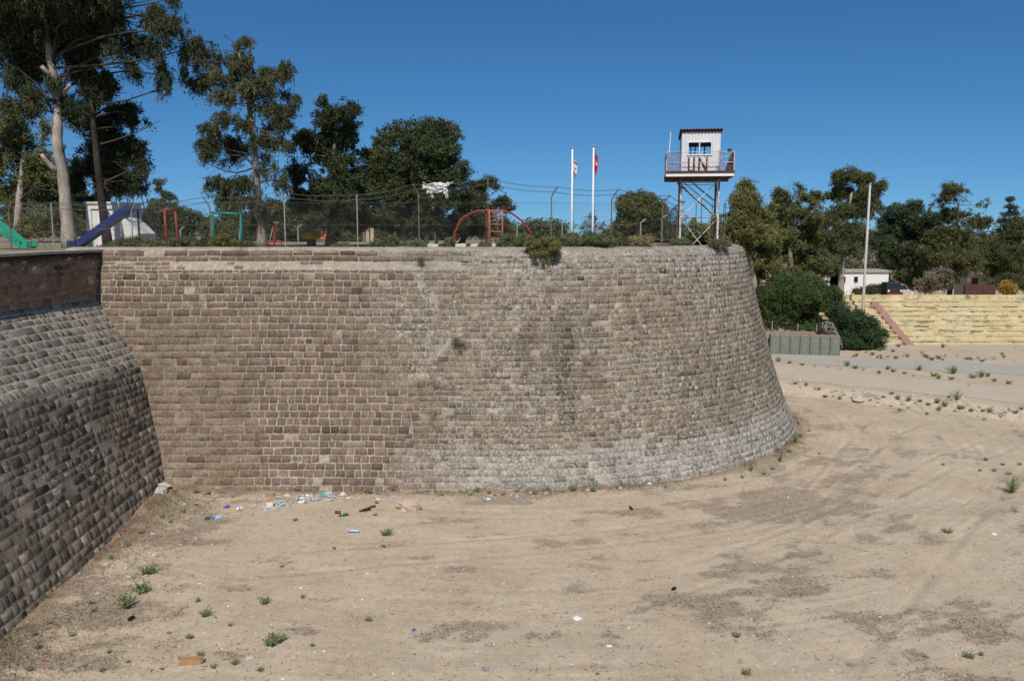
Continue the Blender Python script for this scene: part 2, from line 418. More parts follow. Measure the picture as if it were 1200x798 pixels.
# ------------------------------------------------------------------ masonry
ZR = [-.6, 0, 1.5, 3.1, 9.0, 9.17, 9.27, 9.32]
RR = [15.45, 15.2, 14.5, 13.95, 12.3, 12.16, 11.95, 11.5]
PHI_E = math.radians(97); SM = 13.5; S_E = SM * PHI_E
def ledge(s, z):
    send = -1.95 + .72 * (z - 8.42)
    return (1 - sstep(send - .05, send + .05, s)) * (.35 + .65 * sstep(-15.0, -11.0, s))
def Rz(s, z):
    R = np.interp(z, ZR, RR)
    Rl = np.interp(8.42, ZR, RR) - .45 * sstep(8.42, 8.74, z) - .0 * z
    Rl = np.where(z < 8.42, R, Rl - np.interp(z, [9.16, 9.24, 9.32], [0, .08, .5]))
    b = ledge(s, z)
    return R * (1 - b) + Rl * b
def Pw(s, z, out):
    s = np.asarray(s, float); z = np.asarray(z, float)
    R = Rz(s, z) + out
    ph = np.clip(s, 0, S_E) / SM
    x = np.where(s <= 0, s, R * np.sin(ph)); y = CY - R * np.cos(ph)
    ex = np.maximum(s - S_E, 0)
    x = x + ex * math.cos(PHI_E); y = y + ex * math.sin(PHI_E)
    return np.stack([x, y, z + out * .25], -1)
def flank_x(z): return np.interp(z, [-1, 4.62, 7.28, 9.3], [-12.93, -14.75, -16.7, -16.72])

def wall_tone(s, z):
    """stone colour, lichen amount, mortar colour at a place on the great wall"""
    s = np.asarray(s, float); z = np.asarray(z, float)
    w = fbm2(s * .25, z * .35, 131, 4) - .5; w2 = fbm2(s * .9, z * .9, 141, 4) - .5
    br = np.array([.195, .144, .105]); gy_ = np.array([.243, .196, .145]); rt = np.array([.232, .184, .131]); ft = np.array([.238, .20, .155])
    t1 = sstep(-7.0, -2.5, s + 5 * w + .35 * (z - 4)); t2 = sstep(3, 8, s + 5 * w); t3 = sstep(11, 17, s + 4 * w)
    c = br + (gy_ - br) * t1[..., None]; c = c + (rt - c) * t2[..., None]; c = c + (ft - c) * t3[..., None]
    top = sstep(7.6, 8.8, z + .8 * w) * sstep(-3.5, -1.0, s + 2 * w)
    c = c + (np.array([.275, .245, .20]) - c) * (top * .7)[..., None]
    low = sstep(1.75, 1.2, z + .5 * w2) * sstep(-7, 1, s + 3 * w)
    c = c + (np.array([.30, .268, .226]) - c) * (low * .85)[..., None]
    corner = sstep(-9.5, -12.5, s + 4 * w) * sstep(7.5, 5.5, z + w)
    c = c + (np.array([.225, .172, .124]) - c) * (corner * .8)[..., None]
    # old water stains under the hanging caper bush and beside it
    st = np.zeros_like(s); brk = .35 + 1.25 * fbm2(s * 2.2, z * 2.6, 151, 3)
    for (s0, wd, z0, z1, a) in ((2.0, .45, 2.3, 6.6, .85), (.6, .4, 3.6, 6.4, .5), (3.2, .5, 4, 6.5, .35), (1.4, 1.6, 2.2, 5.6, .25), (9, 2.0, 1.8, 5, .2), (-14.2, .6, 4.0, 6.4, .25)):
        st = np.maximum(st, a * np.exp(-((s - s0 + 1.2 * w2) / wd) ** 2) * sstep(z0 - .5, z0 + .6, z) * sstep(z1 + .9, z1 - .3, z))
    st = np.clip(st * brk, 0, 1); c = c * (1 - .62 * st)[..., None]
    li = np.clip(.10 + .52 * t1 + .04 * t3 + .7 * w + .2 * low + .2 * top, 0, 1)
    mo = np.array([.37, .31, .24]); mg = np.array([.31, .28, .235])
    mc = mo + (mg - mo) * (.75 * t1)[..., None]
    mc = mc + (c * 1.18 - mc) * np.clip(corner * .95 + .8 * sstep(.1, .25, w2 + .15 * t1) + .35 * t3, 0, .9)[..., None]
    mc = mc * (1 - .45 * st)[..., None]
    return c, li, mc

def stones(courses, place, tone, joint, prot, seed, widths, start, end, wav=.03, skip=None, sd=.13):
    """courses: list of (z0,z1); place(s,z,out)->xyz; returns arrays of stone faces (16 verts, 9 quads each)"""
    rg = np.random.default_rng(seed); Q0 = []; 
    for (z0, z1) in courses:
        s = start(z0) - rg.random() * .4
        e = end(z0)
        while s < e:
            w = widths(rg, s, z0)
            if skip is None or not skip(s + w / 2, (z0 + z1) / 2, rg): Q0.append((s, s + w, z0, z1))
            s += w
    Q0 = np.array(Q0); n = len(Q0)
    s0, s1, z0, z1 = [Q0[:, i] for i in range(4)]
    j = joint * (.4 + 1.1 * rg.random((n, 4)))
    s0 = s0 + j[:, 0] / 2; s1 = s1 - j[:, 1] / 2; z0 = z0 + j[:, 2] / 2; z1 = z1 - j[:, 3] / 2
    w = s1 - s0; h = z1 - z0
    ins = np.minimum(.012 + .018 * rg.random(n), .25 * np.minimum(w, h))
    fs = np.stack([np.zeros(n), ins / w, 1 - ins / w, np.ones(n)], 1); fz = np.stack([np.zeros(n), ins / h, 1 - ins / h, np.ones(n)], 1)
    P = np.zeros((n, 4, 4, 3)); pr = prot * (.25 + 1.2 * rg.random(n)); eroded = rg.random(n) < .06
    pr = np.where(eroded, -prot * .9, pr)
    tilt = (rg.random((n, 2)) - .5) * prot * .6
    for a in range(4):
        for b in range(4):
            ss = s0 + fs[:, a] * w; zz = z0 + fz[:, b] * h
            edge = a in (0, 3) or b in (0, 3); corner_ = a in (0, 3) and b in (0, 3)
            if corner_:
                r = .25 + .5 * rg.random(n)
                ss = ss + (1 if a == 0 else -1) * ins * r; zz = zz + (1 if b == 0 else -1) * ins * r
            ss = ss + (rg.random(n) - .5) * .03; zz = zz + (rg.random(n) - .5) * .026
            zz = zz + wav * (fbm2(ss * .35, z0 * .0 + zz * .15, seed % 90, 2) - .5) * 2
            out = np.full(n, -.016 if prot > .0085 else -.011) if edge else pr + tilt[:, 0] * (a - 1.5) + tilt[:, 1] * (b - 1.5) + (rg.random(n) - .5) * prot * .5
            P[:, a, b] = place(ss, zz, out)
    V = P.reshape(n * 16, 3); base = (np.arange(n) * 16)[:, None]
    loc = np.array([[a * 4 + b, (a + 1) * 4 + b, (a + 1) * 4 + b + 1, a * 4 + b + 1] for a in range(3) for b in range(3)])
    F = (base[:, :, None] + loc[None]).reshape(-1, 4)
    sc_, zc = (s0 + s1) / 2, (z0 + z1) / 2
    c, li, _ = tone(sc_, zc)
    val = np.exp(rg.normal(0, sd, n)); hue = rg.normal(0, .022, n)
    c = c * val[:, None] * np.stack([1 + hue, np.ones(n), 1 - hue], 1)
    k = rg.random(n)
    c = np.where((k < .014)[:, None], np.array([.37, .30, .21]) * (.75 + .4 * rg.random(n))[:, None], c)
    c = np.where(((k > .025) & (k < .06))[:, None], c * .62, c)
    c = np.where(((k > .06) & (k < .085))[:, None], c * np.array([1.12, .98, .9]), c)
    li = np.clip(li + rg.normal(0, .12, n), 0, 1)
    col = np.concatenate([c, li[:, None]], 1)
    return V, F, np.repeat(col, 9, 0)
def sheet(us, vs_, place, tone, out):
    U, V_ = np.meshgrid(us, vs_); P = place(U.ravel(), V_.ravel(), np.full(U.size, out))
    k, l = len(us), len(vs_); ii = np.arange(k * l).reshape(l, k)
    F = np.stack([ii[:-1, :-1], ii[:-1, 1:], ii[1:, 1:], ii[1:, :-1]], -1).reshape(-1, 4)
    uc = .25 * (U[:-1, :-1] + U[1:, 1:] + U[:-1, 1:] + U[1:, :-1]).ravel(); vc = .25 * (V_[:-1, :-1] + V_[1:, 1:] + V_[:-1, 1:] + V_[1:, :-1]).ravel()
    _, li, mc = tone(uc, vc)
    return P, F, np.concatenate([mc, (li * .6)[:, None]], 1)
def masonry(name, parts, parent):
    V = []; F = []; Cc = []; Mi = []; b = 0
    for (v, f, c, mi) in parts:
        V.append(v); F.append(f + b); Cc.append(c); Mi.append(np.full(len(f), mi)); b += len(v)
    me = np_mesh(name, np.concatenate(V), np.concatenate(F), np.concatenate(Cc), np.concatenate(Mi), smooth=True)
    return link(name, me, [M['stone'], M['mortar']], parent)
def courses(z0, z1, rg, lo, hi):
    out = []; z = z0
    while z < z1 - .12:
        h = lo + (hi - lo) * rg.random(); e = min(z + h, z1)
        if z1 - e < .12: e = z1
        out.append((z, e)); z = e
    return out
rgc = np.random.default_rng(5)
crs = courses(-.35, 8.42, rgc, .25, .305) + courses(8.42, 8.74, rgc, .15, .17) + courses(8.74, 9.2, rgc, .21, .25)
def wid(rg, s, z):
    if s < -10.5 and z < 7: return .38 + .45 * rg.random()
    if z > 8.7 and s < -2: return .45 + .8 * rg.random()
    r = rg.random()
    return (.255 + .17 * rg.random()) if r < .74 else (.42 + .15 * rg.random() if r < .94 else .6 + .3 * rg.random())
def skp(s, z, rg):
    if 8.42 < z < 8.74 and s < -1.9 and ledge(s, z) > .5: return rg.random() < .93
    return rg.random() < .008
bw = thing('bastion_wall', 'tall curved sandstone bastion wall with mortared courses, rounding away to the right', 'wall', (0, 31.8, 0))
def seam(z): return -3.2 + 2.2 * (float(fbm2(z * 1.3, 3.3, 171, 3)) - .5) + .25 * (z - 4)
s1_ = stones(crs, Pw, wall_tone, .028, .010, 17, wid, lambda z: float(flank_x(z)) - .35, lambda z: seam(z) if z < 8.4 else -1.4, skip=skp, sd=.11)
crr = courses(-.35, 9.2, np.random.default_rng(6), .195, .255)
def widr(rg, s, z):
    r = rg.random(); return (.2 + .17 * rg.random()) if r < .72 else (.37 + .15 * rg.random() if r < .93 else .55 + .3 * rg.random())
s2_ = stones(crr, Pw, wall_tone, .022, .009, 19, widr, lambda z: (seam(z) if z < 8.4 else -1.3) + .2, lambda z: 25.0, skip=lambda s, z, rg: rg.random() < .012, sd=.15)
sv_ = np.concatenate([s1_[0], s2_[0]]); sf_ = np.concatenate([s1_[1], s2_[1] + len(s1_[0])]); sc_ = np.concatenate([s1_[2], s2_[2]])
us = np.concatenate([np.arange(-18.2, 26, .2), np.arange(26, 66, 2.)])
vs_ = np.concatenate([np.arange(-.6, 8.4, .25), np.arange(8.4, 9.33, .04)])
mv, mf, mc = sheet(us, vs_, Pw, wall_tone, -.011)
off = np.array([0, 31.8, 0])
masonry('wall_face', [(sv_ - off, sf_, sc_, 0), (mv - off, mf, mc, 1)], bw)

# ---- the flank wall on the left: steep lower face, flatter upper slope, upright parapet
def zb(y): return 4.62 + (33.4 - np.asarray(y, float)) * .036 + .22 * (fbm2(np.asarray(y, float) * .7, np.asarray(y, float) * 0 + 2, 191, 3) - .5)
def zt(y): return 7.28 + (34.2 - np.asarray(y, float)) * .018
def P_low(s, z, out):     # s = -y so that the outside is on the right-hand side, z = 0..4.62 scaled to the break
    y = -np.asarray(s, float); zz = np.where(z > 0, z / 4.62 * zb(y), z)
    x = -13.25 - .325 * np.asarray(z, float) + .047 * (31.7 - y) * np.clip(1 - np.asarray(z, float) / 4.62, 0, 1.1)
    return np.stack([x + out * .95, y, zz + out * .3], -1)
UPL = math.hypot(1.95, 2.66)
def P_up(s, z, out):      # z = distance up the slope
    y = -np.asarray(s, float); t = np.asarray(z, float) / UPL
    x = -14.75 - 1.95 * t; zz = zb(y) + (zt(y) - zb(y)) * t
    return np.stack([x + out * .8, y, zz + out * .6], -1)
def P_par(s, z, out):
    y = -np.asarray(s, float)
    return np.stack([-16.72 + out + 0 * z, y, np.asarray(z, float)], -1)
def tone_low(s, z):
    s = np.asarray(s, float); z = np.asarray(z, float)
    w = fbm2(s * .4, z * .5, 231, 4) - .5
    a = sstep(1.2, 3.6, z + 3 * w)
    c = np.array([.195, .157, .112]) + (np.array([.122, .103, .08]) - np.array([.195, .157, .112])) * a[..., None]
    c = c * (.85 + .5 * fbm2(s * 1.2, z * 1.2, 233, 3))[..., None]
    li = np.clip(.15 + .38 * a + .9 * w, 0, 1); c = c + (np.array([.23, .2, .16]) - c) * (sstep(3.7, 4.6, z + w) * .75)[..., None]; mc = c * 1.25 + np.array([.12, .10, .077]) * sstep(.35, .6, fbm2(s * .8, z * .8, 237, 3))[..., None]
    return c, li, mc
def tone_up(s, z):
    s = np.asarray(s, float); z = np.asarray(z, float)
    w = fbm2(s * .4, z * .5, 331, 4) - .5
    c = np.array([.245, .212, .168]) * (.7 + .6 * fbm2(s * .8, z * .9, 333, 4))[..., None]
    rust = sstep(.12, .2, fbm2(s * 1.5, z * 1.5, 339, 3) - .42) * sstep(-31.4, -32.2, s + .5 * (z - 1.5))
    li = np.clip(.30 + w, 0, 1); mc = np.array([.40, .35, .28]) * (.8 + .5 * fbm2(s, z, 335, 3))[..., None]
    return c, li, mc
def tone_par(s, z):
    s = np.asarray(s, float); z = np.asarray(z, float)
    w = fbm2(s * .7, z * .7, 431, 4) - .5
    c = np.array([.29, .20, .13]) * (.75 + .6 * fbm2(s * .9, z * .9, 433, 4))[..., None]
    st = sstep(.60, .72, fbm2(s * 1.6, z * .12, 437, 4)) * sstep(7.4, 8.9, z)
    st = np.maximum(st, sstep(8.75, 9.1, z + .25 * w))
    c = c * (1 - .8 * st)[..., None]
    mc = np.array([.28, .20, .135]) * (1 - .8 * st)[..., None]
    return c, np.clip(.05 + .3 * w, 0, 1), mc
fw = thing('flank_wall', 'dark sloping stone flank wall at the left edge, steep below and flatter above', 'wall', (-13.25, 22, 0))
off = np.array([-13.25, 22, 0]); Y0, Y1 = 6.0, 34.6
def widf(rg, s, z): return (.22 + .26 * rg.random()) if rg.random() < .7 else .45 + .4 * rg.random()
cl = courses(-.4, 4.62, np.random.default_rng(8), .19, .33)
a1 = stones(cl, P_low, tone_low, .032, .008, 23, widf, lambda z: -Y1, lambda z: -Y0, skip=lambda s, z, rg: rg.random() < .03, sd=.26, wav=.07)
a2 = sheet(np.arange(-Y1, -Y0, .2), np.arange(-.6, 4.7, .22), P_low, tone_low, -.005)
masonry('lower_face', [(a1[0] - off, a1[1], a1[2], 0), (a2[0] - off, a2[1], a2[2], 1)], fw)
cl = courses(.06, UPL, np.random.default_rng(9), .24, .33)
a1 = stones(cl, P_up, tone_up, .036, .004, 29, widf, lambda z: -Y1, lambda z: -Y0, skip=lambda s, z, rg: rg.random() < .01, sd=.17, wav=.05)
a2 = sheet(np.arange(-Y1, -Y0, .2), np.linspace(0, UPL + .1, 16), P_up, tone_up, -.004)
masonry('sloping_face', [(a1[0] - off, a1[1], a1[2], 0), (a2[0] - off, a2[1], a2[2], 1)], fw)
pw = thing('parapet_wall', 'upright brown rubble parapet with black streaks on top of the sloping flank wall', 'wall', (-16.9, 22, 7.3))
off = np.array([-16.9, 22, 7.3])
cl = courses(7.2, 9.14, np.random.default_rng(10), .2, .42)
a1 = stones(cl, P_par, tone_par, .09, .022, 31, lambda rg, s, z: .3 + .55 * rg.random(), lambda z: -35.1, lambda z: -Y0)
a2 = sheet(np.arange(-35.1, -Y0, .15), np.arange(7.1, 9.15, .1), P_par, tone_par, -.004)
Pb = lambda s, z, out: np.stack([-17.15 + 0 * z, -s, z], -1)
a3 = sheet(np.arange(-35.1, -Y0, 1.), np.array([7.1, 9.13]), Pb, tone_par, 0)
masonry('rubble_face', [(a1[0] - off, a1[1], a1[2], 0), (a2[0] - off, a2[1], a2[2], 1), (a3[0] - off, a3[1][:, ::-1], a3[2], 1)], pw)
M['concrete'] = plain('worn_concrete', (.42, .385, .32), .95, .45, 5., .05)
b = MB(off); y = Y0; rg = random.Random(4)
vs2 = []; 
while y < 35.0:
    y2 = min(y + 1.1 + rg.random() * .8, 35.1); dz = rg.uniform(-.012, .012)
    b.box((-17.22, y + .006, 9.135 + dz), (-16.63 + rg.uniform(-.03, .02), y2 - .006, 9.235 + dz)); y = y2
b.build('coping', M['concrete'], pw)

# ---- the level ground on top of the bastion
m, nt = new_mat('dry_park_soil')
n1 = noise(nt, .7, 6, .6); n2 = noise(nt, 6., 7, .7)
c = mix(nt, ramp(nt, n1.outputs[0], [(.4, 0.), (.6, 1.)]).outputs[0], (.34, .27, .19), (.22, .19, .12)); c = mix(nt, 1., c, ramp(nt, n2.outputs[0], [(.3, .75), (.7, 1.15)]).outputs[0], 'MULTIPLY')
finish(nt, c, .97, n2.outputs[0], .4, .05, .05); M['soil'] = m
poly = [(-17.1, 6), (-17.1, 35.05), (0, 35.05)]
poly += [(11.75 * math.sin(p), 47 - 11.75 * math.cos(p)) for p in np.linspace(0, PHI_E, 28)[1:]]
poly += [(11.75 * math.sin(PHI_E) + 46 * math.cos(PHI_E), 47 - 11.75 * math.cos(PHI_E) + 46 * math.sin(PHI_E)), (-10, 170), (-160, 170), (-160, 6)]
b = MB(); b.add([(x, y, 9.13) for x, y in poly], [tuple(range(len(poly)))])
b.add([(x, y, 9.13) for x, y in poly[-5:]] + [(x, y, -.5) for x, y in poly[-5:]], [(i, i + 1, 6 + i, 5 + i) for i in range(4)])
tag(b.build('bastion_ground', M['soil']), kind='structure')
# ------------------------------------------------------------------ foliage
def leaf_quads(P, A, ln, wd, rg):
    """diamond leaves: centre P, long axis A"""
    n = len(P)
    A = A / np.maximum(np.linalg.norm(A, axis=1, keepdims=True), 1e-6)
    R = rg.normal(size=(n, 3)); B = np.cross(A, R); B /= np.maximum(np.linalg.norm(B, axis=1, keepdims=True), 1e-6)
    ln = np.broadcast_to(ln, n)[:, None]; wd = np.broadcast_to(wd, n)[:, None]
    Nn = np.cross(A, B) * wd * .25
    V = np.stack([P - A * ln * .5, P + B * wd * .5 + Nn - A * ln * .08, P + A * ln * .5, P - B * wd * .5 + Nn - A * ln * .08], 1)
    return V.reshape(-1, 3), np.arange(n * 4).reshape(n, 4)
def crown_cloud(rg, lobes, nclump, per, leaf, wd, spread, thr=.42, gf=.9, droop=0., hang=0., col=(.05, .075, .03), shell=2.0, var=.22, tint=.10, spray=.55, sat=3):
    """lobes: (cx,cy,cz, rx,ry,rz) in metres. Foliage sits in sprays: short twigs pointing out of the lobe, each carrying leaves"""
    Lb = np.array(lobes, float)
    ex = []
    for lb in Lb:                                         # smaller boughs breaking the outline of each lobe
        for _ in range(sat):
            d = rg.normal(size=3); d[2] *= .8; d /= np.linalg.norm(d); f = .28 + .3 * rg.random()
            ex.append(np.concatenate([lb[:3] + d * lb[3:] * (.72 + .3 * rg.random()), lb[3:] * f]))
    if ex:
        Lb[:, 3:] *= .86; Lb = np.concatenate([Lb, np.array(ex)])
    w = (Lb[:, 3] * Lb[:, 5]) ** 1.0 * np.sqrt(Lb[:, 4]); w /= w.sum()
    k = rg.choice(len(Lb), nclump * 4, p=w)
    D = rg.normal(size=(len(k), 3)); D /= np.linalg.norm(D, axis=1, keepdims=True)
    rr = rg.random(len(k)) ** (1 / shell)
    bump = .55 + .75 * vn3(D * 1.9 + k[:, None] * 3.1, 1.0, 40.)
    P = Lb[k, :3] + D * Lb[k, 3:] * (rr * bump)[:, None]
    keep = vn3(P, gf, 90.) * .6 + vn3(P, gf * 2.5, 70.) * .4 > thr + .03
    P = P[keep][:nclump]; D = D[keep][:nclump]
    n = len(P)
    br = np.exp(rg.normal(0, var, n)) * (.72 + .56 * vn3(P, .7, 33.))
    hue = rg.normal(0, tint, n)
    ax = D * np.array([1, 1, .5]) + rg.normal(size=(n, 3)) * .45; ax[:, 2] -= .30 * droop; ax /= np.linalg.norm(ax, axis=1, keepdims=True)
    sl = spray * (.5 + rg.random(n)) * (leaf / .2) ** .6
    t = rg.random((n, per)); m = n * per
    Q = P[:, None, :] + ax[:, None, :] * ((t - .4) * sl[:, None])[:, :, None]
    Q[:, :, 2] -= (hang * 1.2 + .10 * droop) * t ** 2 * sl[:, None] * 1.4
    Q = Q.reshape(m, 3) + rg.normal(size=(m, 3)) * spread * .42
    if hang > 0: Q[:, 2] -= rg.exponential(hang * .7, m)
    A = np.repeat(ax, per, 0) * .8 + rg.normal(size=(m, 3)) * .65; A[:, 2] -= droop * .8
    V, F = leaf_quads(Q, A, leaf * .8 * (.55 + .8 * rg.random(m)), wd * .8 * (.6 + .8 * rg.random(m)), rg)
    b = np.repeat(br, per) * np.exp(rg.normal(0, .14, m)); h = np.repeat(hue, per)
    c = np.array(col)[None] * np.array([1.95, 1.75, 1.55]) * b[:, None] * np.stack([1 + h, np.ones(m), 1 - h * .8], 1)
    return V, F, np.concatenate([np.clip(c, .004, .6), np.ones((m, 1))], 1)
def bark(name, col, scale=5.):
    m, nt = new_mat(name)
    gn = N(nt, 'ShaderNodeNewGeometry'); mp = N(nt, 'ShaderNodeMapping'); mp.inputs['Scale'].default_value = (1, 1, .3)
    nt.links.new(gn.outputs['Position'], mp.inputs[0])
    n1 = noise(nt, scale, 8, .7, vec=mp.outputs[0]); n2 = noise(nt, 1.6, 5, .6)
    c = mix(nt, 1., col, ramp(nt, n1.outputs[0], [(.3, .6), (.55, 1.), (.72, 1.2)]).outputs[0], 'MULTIPLY')
    c = mix(nt, 1., c, ramp(nt, n2.outputs[0], [(.35, .72), (.6, 1.1)]).outputs[0], 'MULTIPLY')
    finish(nt, c, .92, n1.outputs[0], .7, .04, .06); return m
M['palebark'] = bark('pale_peeling_bark', (.40, .335, .275)); M['greybark'] = bark('grey_bark', (.27, .22, .175)); M['darkbark'] = bark('dark_bark', (.085, .068, .052))
M['shadebark'] = bark('shaded_bark', (.055, .044, .035))  # darker copy of the dark bark: shade on the trunk put into its colour
def bend(p, q, rg, k=5, amt=.08, sag=0.):
    p = Vector(p); q = Vector(q); L_ = (q - p).length; out = []
    o = Vector((rg.normal(), rg.normal(), rg.normal())) * L_ * amt
    for i in range(k + 1):
        t = i / k; out.append(p.lerp(q, t) + o * math.sin(PI * t) + Vector((0, 0, -sag * L_ * math.sin(PI * t))))
    return out
def tree(name, label, cat, Y, trunk, r0, r1, lobes, barkmat, seed, zbase=9.13, group=None, n=3500, per=14, leaf=.17, wd=.07, spread=.16, limbs=True, twig=2,
         depth=.85, stubs=(), extra=(), **kw):
    """trunk: photo points (u,v) bottom to top; lobes: (u,v,ru,rv[,depth offset m])"""
    rg = np.random.default_rng(seed); mp = mpp(Y)
    T = [at(u, v, Y) for u, v in trunk]; T[0].z = zbase - .05
    for i in range(1, len(T)): T[i].y += rg.normal() * .10
    root = thing(name, label, cat, (T[0].x, T[0].y, zbase), 0, group); off = Vector((T[0].x, T[0].y, zbase))
    LB = []
    for q in lobes:
        u, v, ru, rv = q[:4]; c = at(u, v, Y); dep = max(.5, (ru + rv) / 2 * mp * depth * 1.1)
        dy = q[4] if len(q) > 4 else rg.normal() * dep * .55
        LB.append((c.x * (1 + dy / Y), Y + dy, EYE + (c.z - EYE) * (1 + dy / Y), ru * mp, dep, rv * mp))
    V, F, cc = crown_cloud(rg, LB, n, per, leaf, wd, spread, **kw)
    link('crown', np_mesh(name + '_crown', V - np.array(off), F, cc), M['leaf'], root)
    b = MB(off); k = len(T)
    # smooth the trunk
    pts = []; rad = []
    for i in range(k - 1):
        for t in (0, .33, .66):
            pts.append(T[i].lerp(T[i+1], t)); rad.append(r0 + (r1 - r0) * (i + t) / (k - 1))
    pts.append(T[-1]); rad.append(r1)
    rad[0] *= 1.35; 
    if len(rad) > 2: rad[1] *= 1.12
    rad = [r * (1 + rg.normal() * .05) for r in rad]
    b.tube(pts, rad, 10)
    if limbs:
        for lb in LB:
            c = Vector(lb[:3]); c.z -= lb[5] * .15
            cand = [i for i in range(1, len(pts)) if pts[i].z < c.z + lb[5] * .3] or [1]
            i = min(cand, key=lambda i: (pts[i] - c).length * (1 if pts[i].z < c.z else 1.35))
            L_ = (c - pts[i]).length
            ra = min(rad[i] * .5, .02 + .013 * L_, .075)
            bp = bend(pts[max(0, i - (1 if L_ > 3 else 0))], c, rg, 5, .13, -.06)
            b.tube(bp, [ra * (1 - .75 * t / 5) for t in range(6)], 6, 1)
            for _ in range(twig):
                d = Vector((rg.normal() * lb[3], rg.normal() * lb[4], rg.normal() * lb[5])) * .62
                s_ = bp[rg.integers(2, 6)]
                b.tube(bend(s_, c + d, rg, 3, .1), [ra * .45, ra * .36, ra * .25, ra * .1], 5, 1)
    for (u0, v0, u1, v1, ra, rb, dy) in stubs:
        p, q = at(u0, v0, Y), at(u1, v1, Y); q.y += dy
        b.tube(bend(p, q, rg, 4, .05), [ra + (rb - ra) * t / 4 for t in range(5)], 7, 1 if rb < .055 else 0)
    b.build('trunk', [barkmat, M['darkbark']], root, True)
    return root

# the big old conifer with the pale trunk, the dark one behind it, and the row along the playground
tree('old_conifer', 'huge old conifer with a bare pale trunk and drooping foliage at the left edge', 'tree', 42,
     [(82,291),(77,245),(72,205),(69,165),(66,120),(61,80),(55,45),(50,10),(46,-30)], .31, .12,
     [(15,15,34,30),(50,25,30,34),(20,75,22,30),(40,60,26,22),(30,115,20,24),(45,128,14,14),(85,30,26,34),(112,25,24,30),(100,65,24,26),(135,20,22,26),(140,45,22,18),
      (160,55,18,18),(155,78,9,10),(178,20,20,14),(195,35,20,18),(212,28,18,14),(185,58,14,18),(190,85,9,20),(200,95,4,14),(222,55,12,18),(80,-20,90,40),(200,-2,10,6),(10,-10,40,30),(60,95,12,16),(8,60,14,36)],
     M['palebark'], 21, n=4600, per=31, spray=.36, sat=4, leaf=.26, wd=.055, spread=.15, droop=1.1, hang=.16, thr=.44, gf=1.1, col=(.033, .041, .021), twig=1,
     stubs=[(66,200,54,182,.16,.09,-.4),(74,112,86,101,.10,.08,-.3),(68,95,55,80,.12,.10,-.5),(64,62,85,15,.10,.05,.3),(62,72,40,40,.09,.04,-.3),(66,120,52,112,.13,.05,-.3),(70,168,60,150,.07,.03,-.5),(66,140,20,78,.06,.01,-1),(70,180,82,172,.06,.04,-.4),(55,45,32,-10,.08,.04,.2),(72,105,88,80,.06,.02,-.5),(62,80,96,10,.05,.02,-.8)])
tree('dark_conifer', 'dark shaded conifer directly behind the blue slide', 'tree', 42.4,
     [(127,290),(122,245),(117,205),(113,165),(108,125),(104,90),(100,55)], .22, .07,
     [(104,80,26,26),(112,105,20,18),(92,125,16,22),(140,132,20,14,2.4),(108,150,28,22,2.4),(160,138,14,14,2.4),(98,178,24,24,2.4),(138,172,26,22,2.4),(158,190,20,16,2.4),(120,205,36,20,2.4),(150,212,24,14,2.4),(95,210,14,20,2.4),(112,232,20,12,2.4),(165,150,8,12,2.4),(168,205,12,10,2.4),(130,190,26,24,2.4)],
     M['shadebark'], 22, depth=.5, n=2604, per=31, spray=.36, sat=4, leaf=.26, wd=.065, spread=.17, droop=.8, hang=.12, thr=.44, gf=1.0, col=(.027, .036, .018), twig=3,
     stubs=[(120,215,180,190,.06,.015,-.6),(116,170,186,140,.05,.012,.3)])
tree('tiered_conifer', 'tall open conifer in ragged drooping tiers behind the teal swing frame', 'tree', 43,
     [(308,290),(305,262),(301,228),(300,195),(298,160),(291,120),(284,85),(279,60)], .25, .05,
     [(272,50,16,12),(262,42,8,8),(288,46,10,7),(258,66,26,13),(235,60,14,12),(222,72,12,24),(238,92,16,20),(255,88,20,14),(285,78,18,11),(312,84,18,9),(335,86,10,12),(300,100,30,12),(332,106,14,13),
      (275,112,28,12),(258,118,12,10),(318,125,24,11),(340,122,6,12),(268,138,26,13),(252,152,18,12),(300,140,24,11),(328,142,14,9),(246,172,14,13),(270,168,24,11),(310,162,20,9),(330,166,14,7),
      (240,188,12,12),(262,192,22,11),(300,182,18,9),(318,196,20,10),(258,212,18,12),(282,214,20,11),(312,212,20,10),(330,214,10,10),(268,232,16,11),(296,236,26,12),(322,236,14,12),(256,234,6,12),(300,258,22,12),(318,256,12,10),(284,254,14,8)],
     M['greybark'], 23, n=2232, per=28, spray=.36, sat=4, leaf=.21, wd=.055, spread=.12, droop=1.1, hang=.15, thr=.46, gf=1.35, col=(.044, .051, .025), twig=2)
tree('spiky_conifer', 'dark green conifer with a narrow spiky top left of the broad round one', 'tree', 46,
     [(388,289),(387,262),(388,225),(391,190),(393,160)], .28, .06,
     [(380,120,8,9),(397,118,9,9),(415,128,10,8),(394,134,20,13),(408,146,16,11),(380,146,12,10),(356,160,13,14),(392,160,24,14),(372,174,20,16),(348,184,15,20),(410,172,15,14),(386,192,30,20),(352,210,18,18),(408,200,22,22),(376,224,34,20),(352,234,14,14),(404,236,26,22),(368,250,20,14),(390,262,26,14),(420,255,16,18)],
     M['greybark'], 24, n=2852, per=28, spray=.36, sat=4, leaf=.19, wd=.075, spread=.15, droop=.4, hang=.06, thr=.41, gf=1.2, col=(.030, .039, .019))
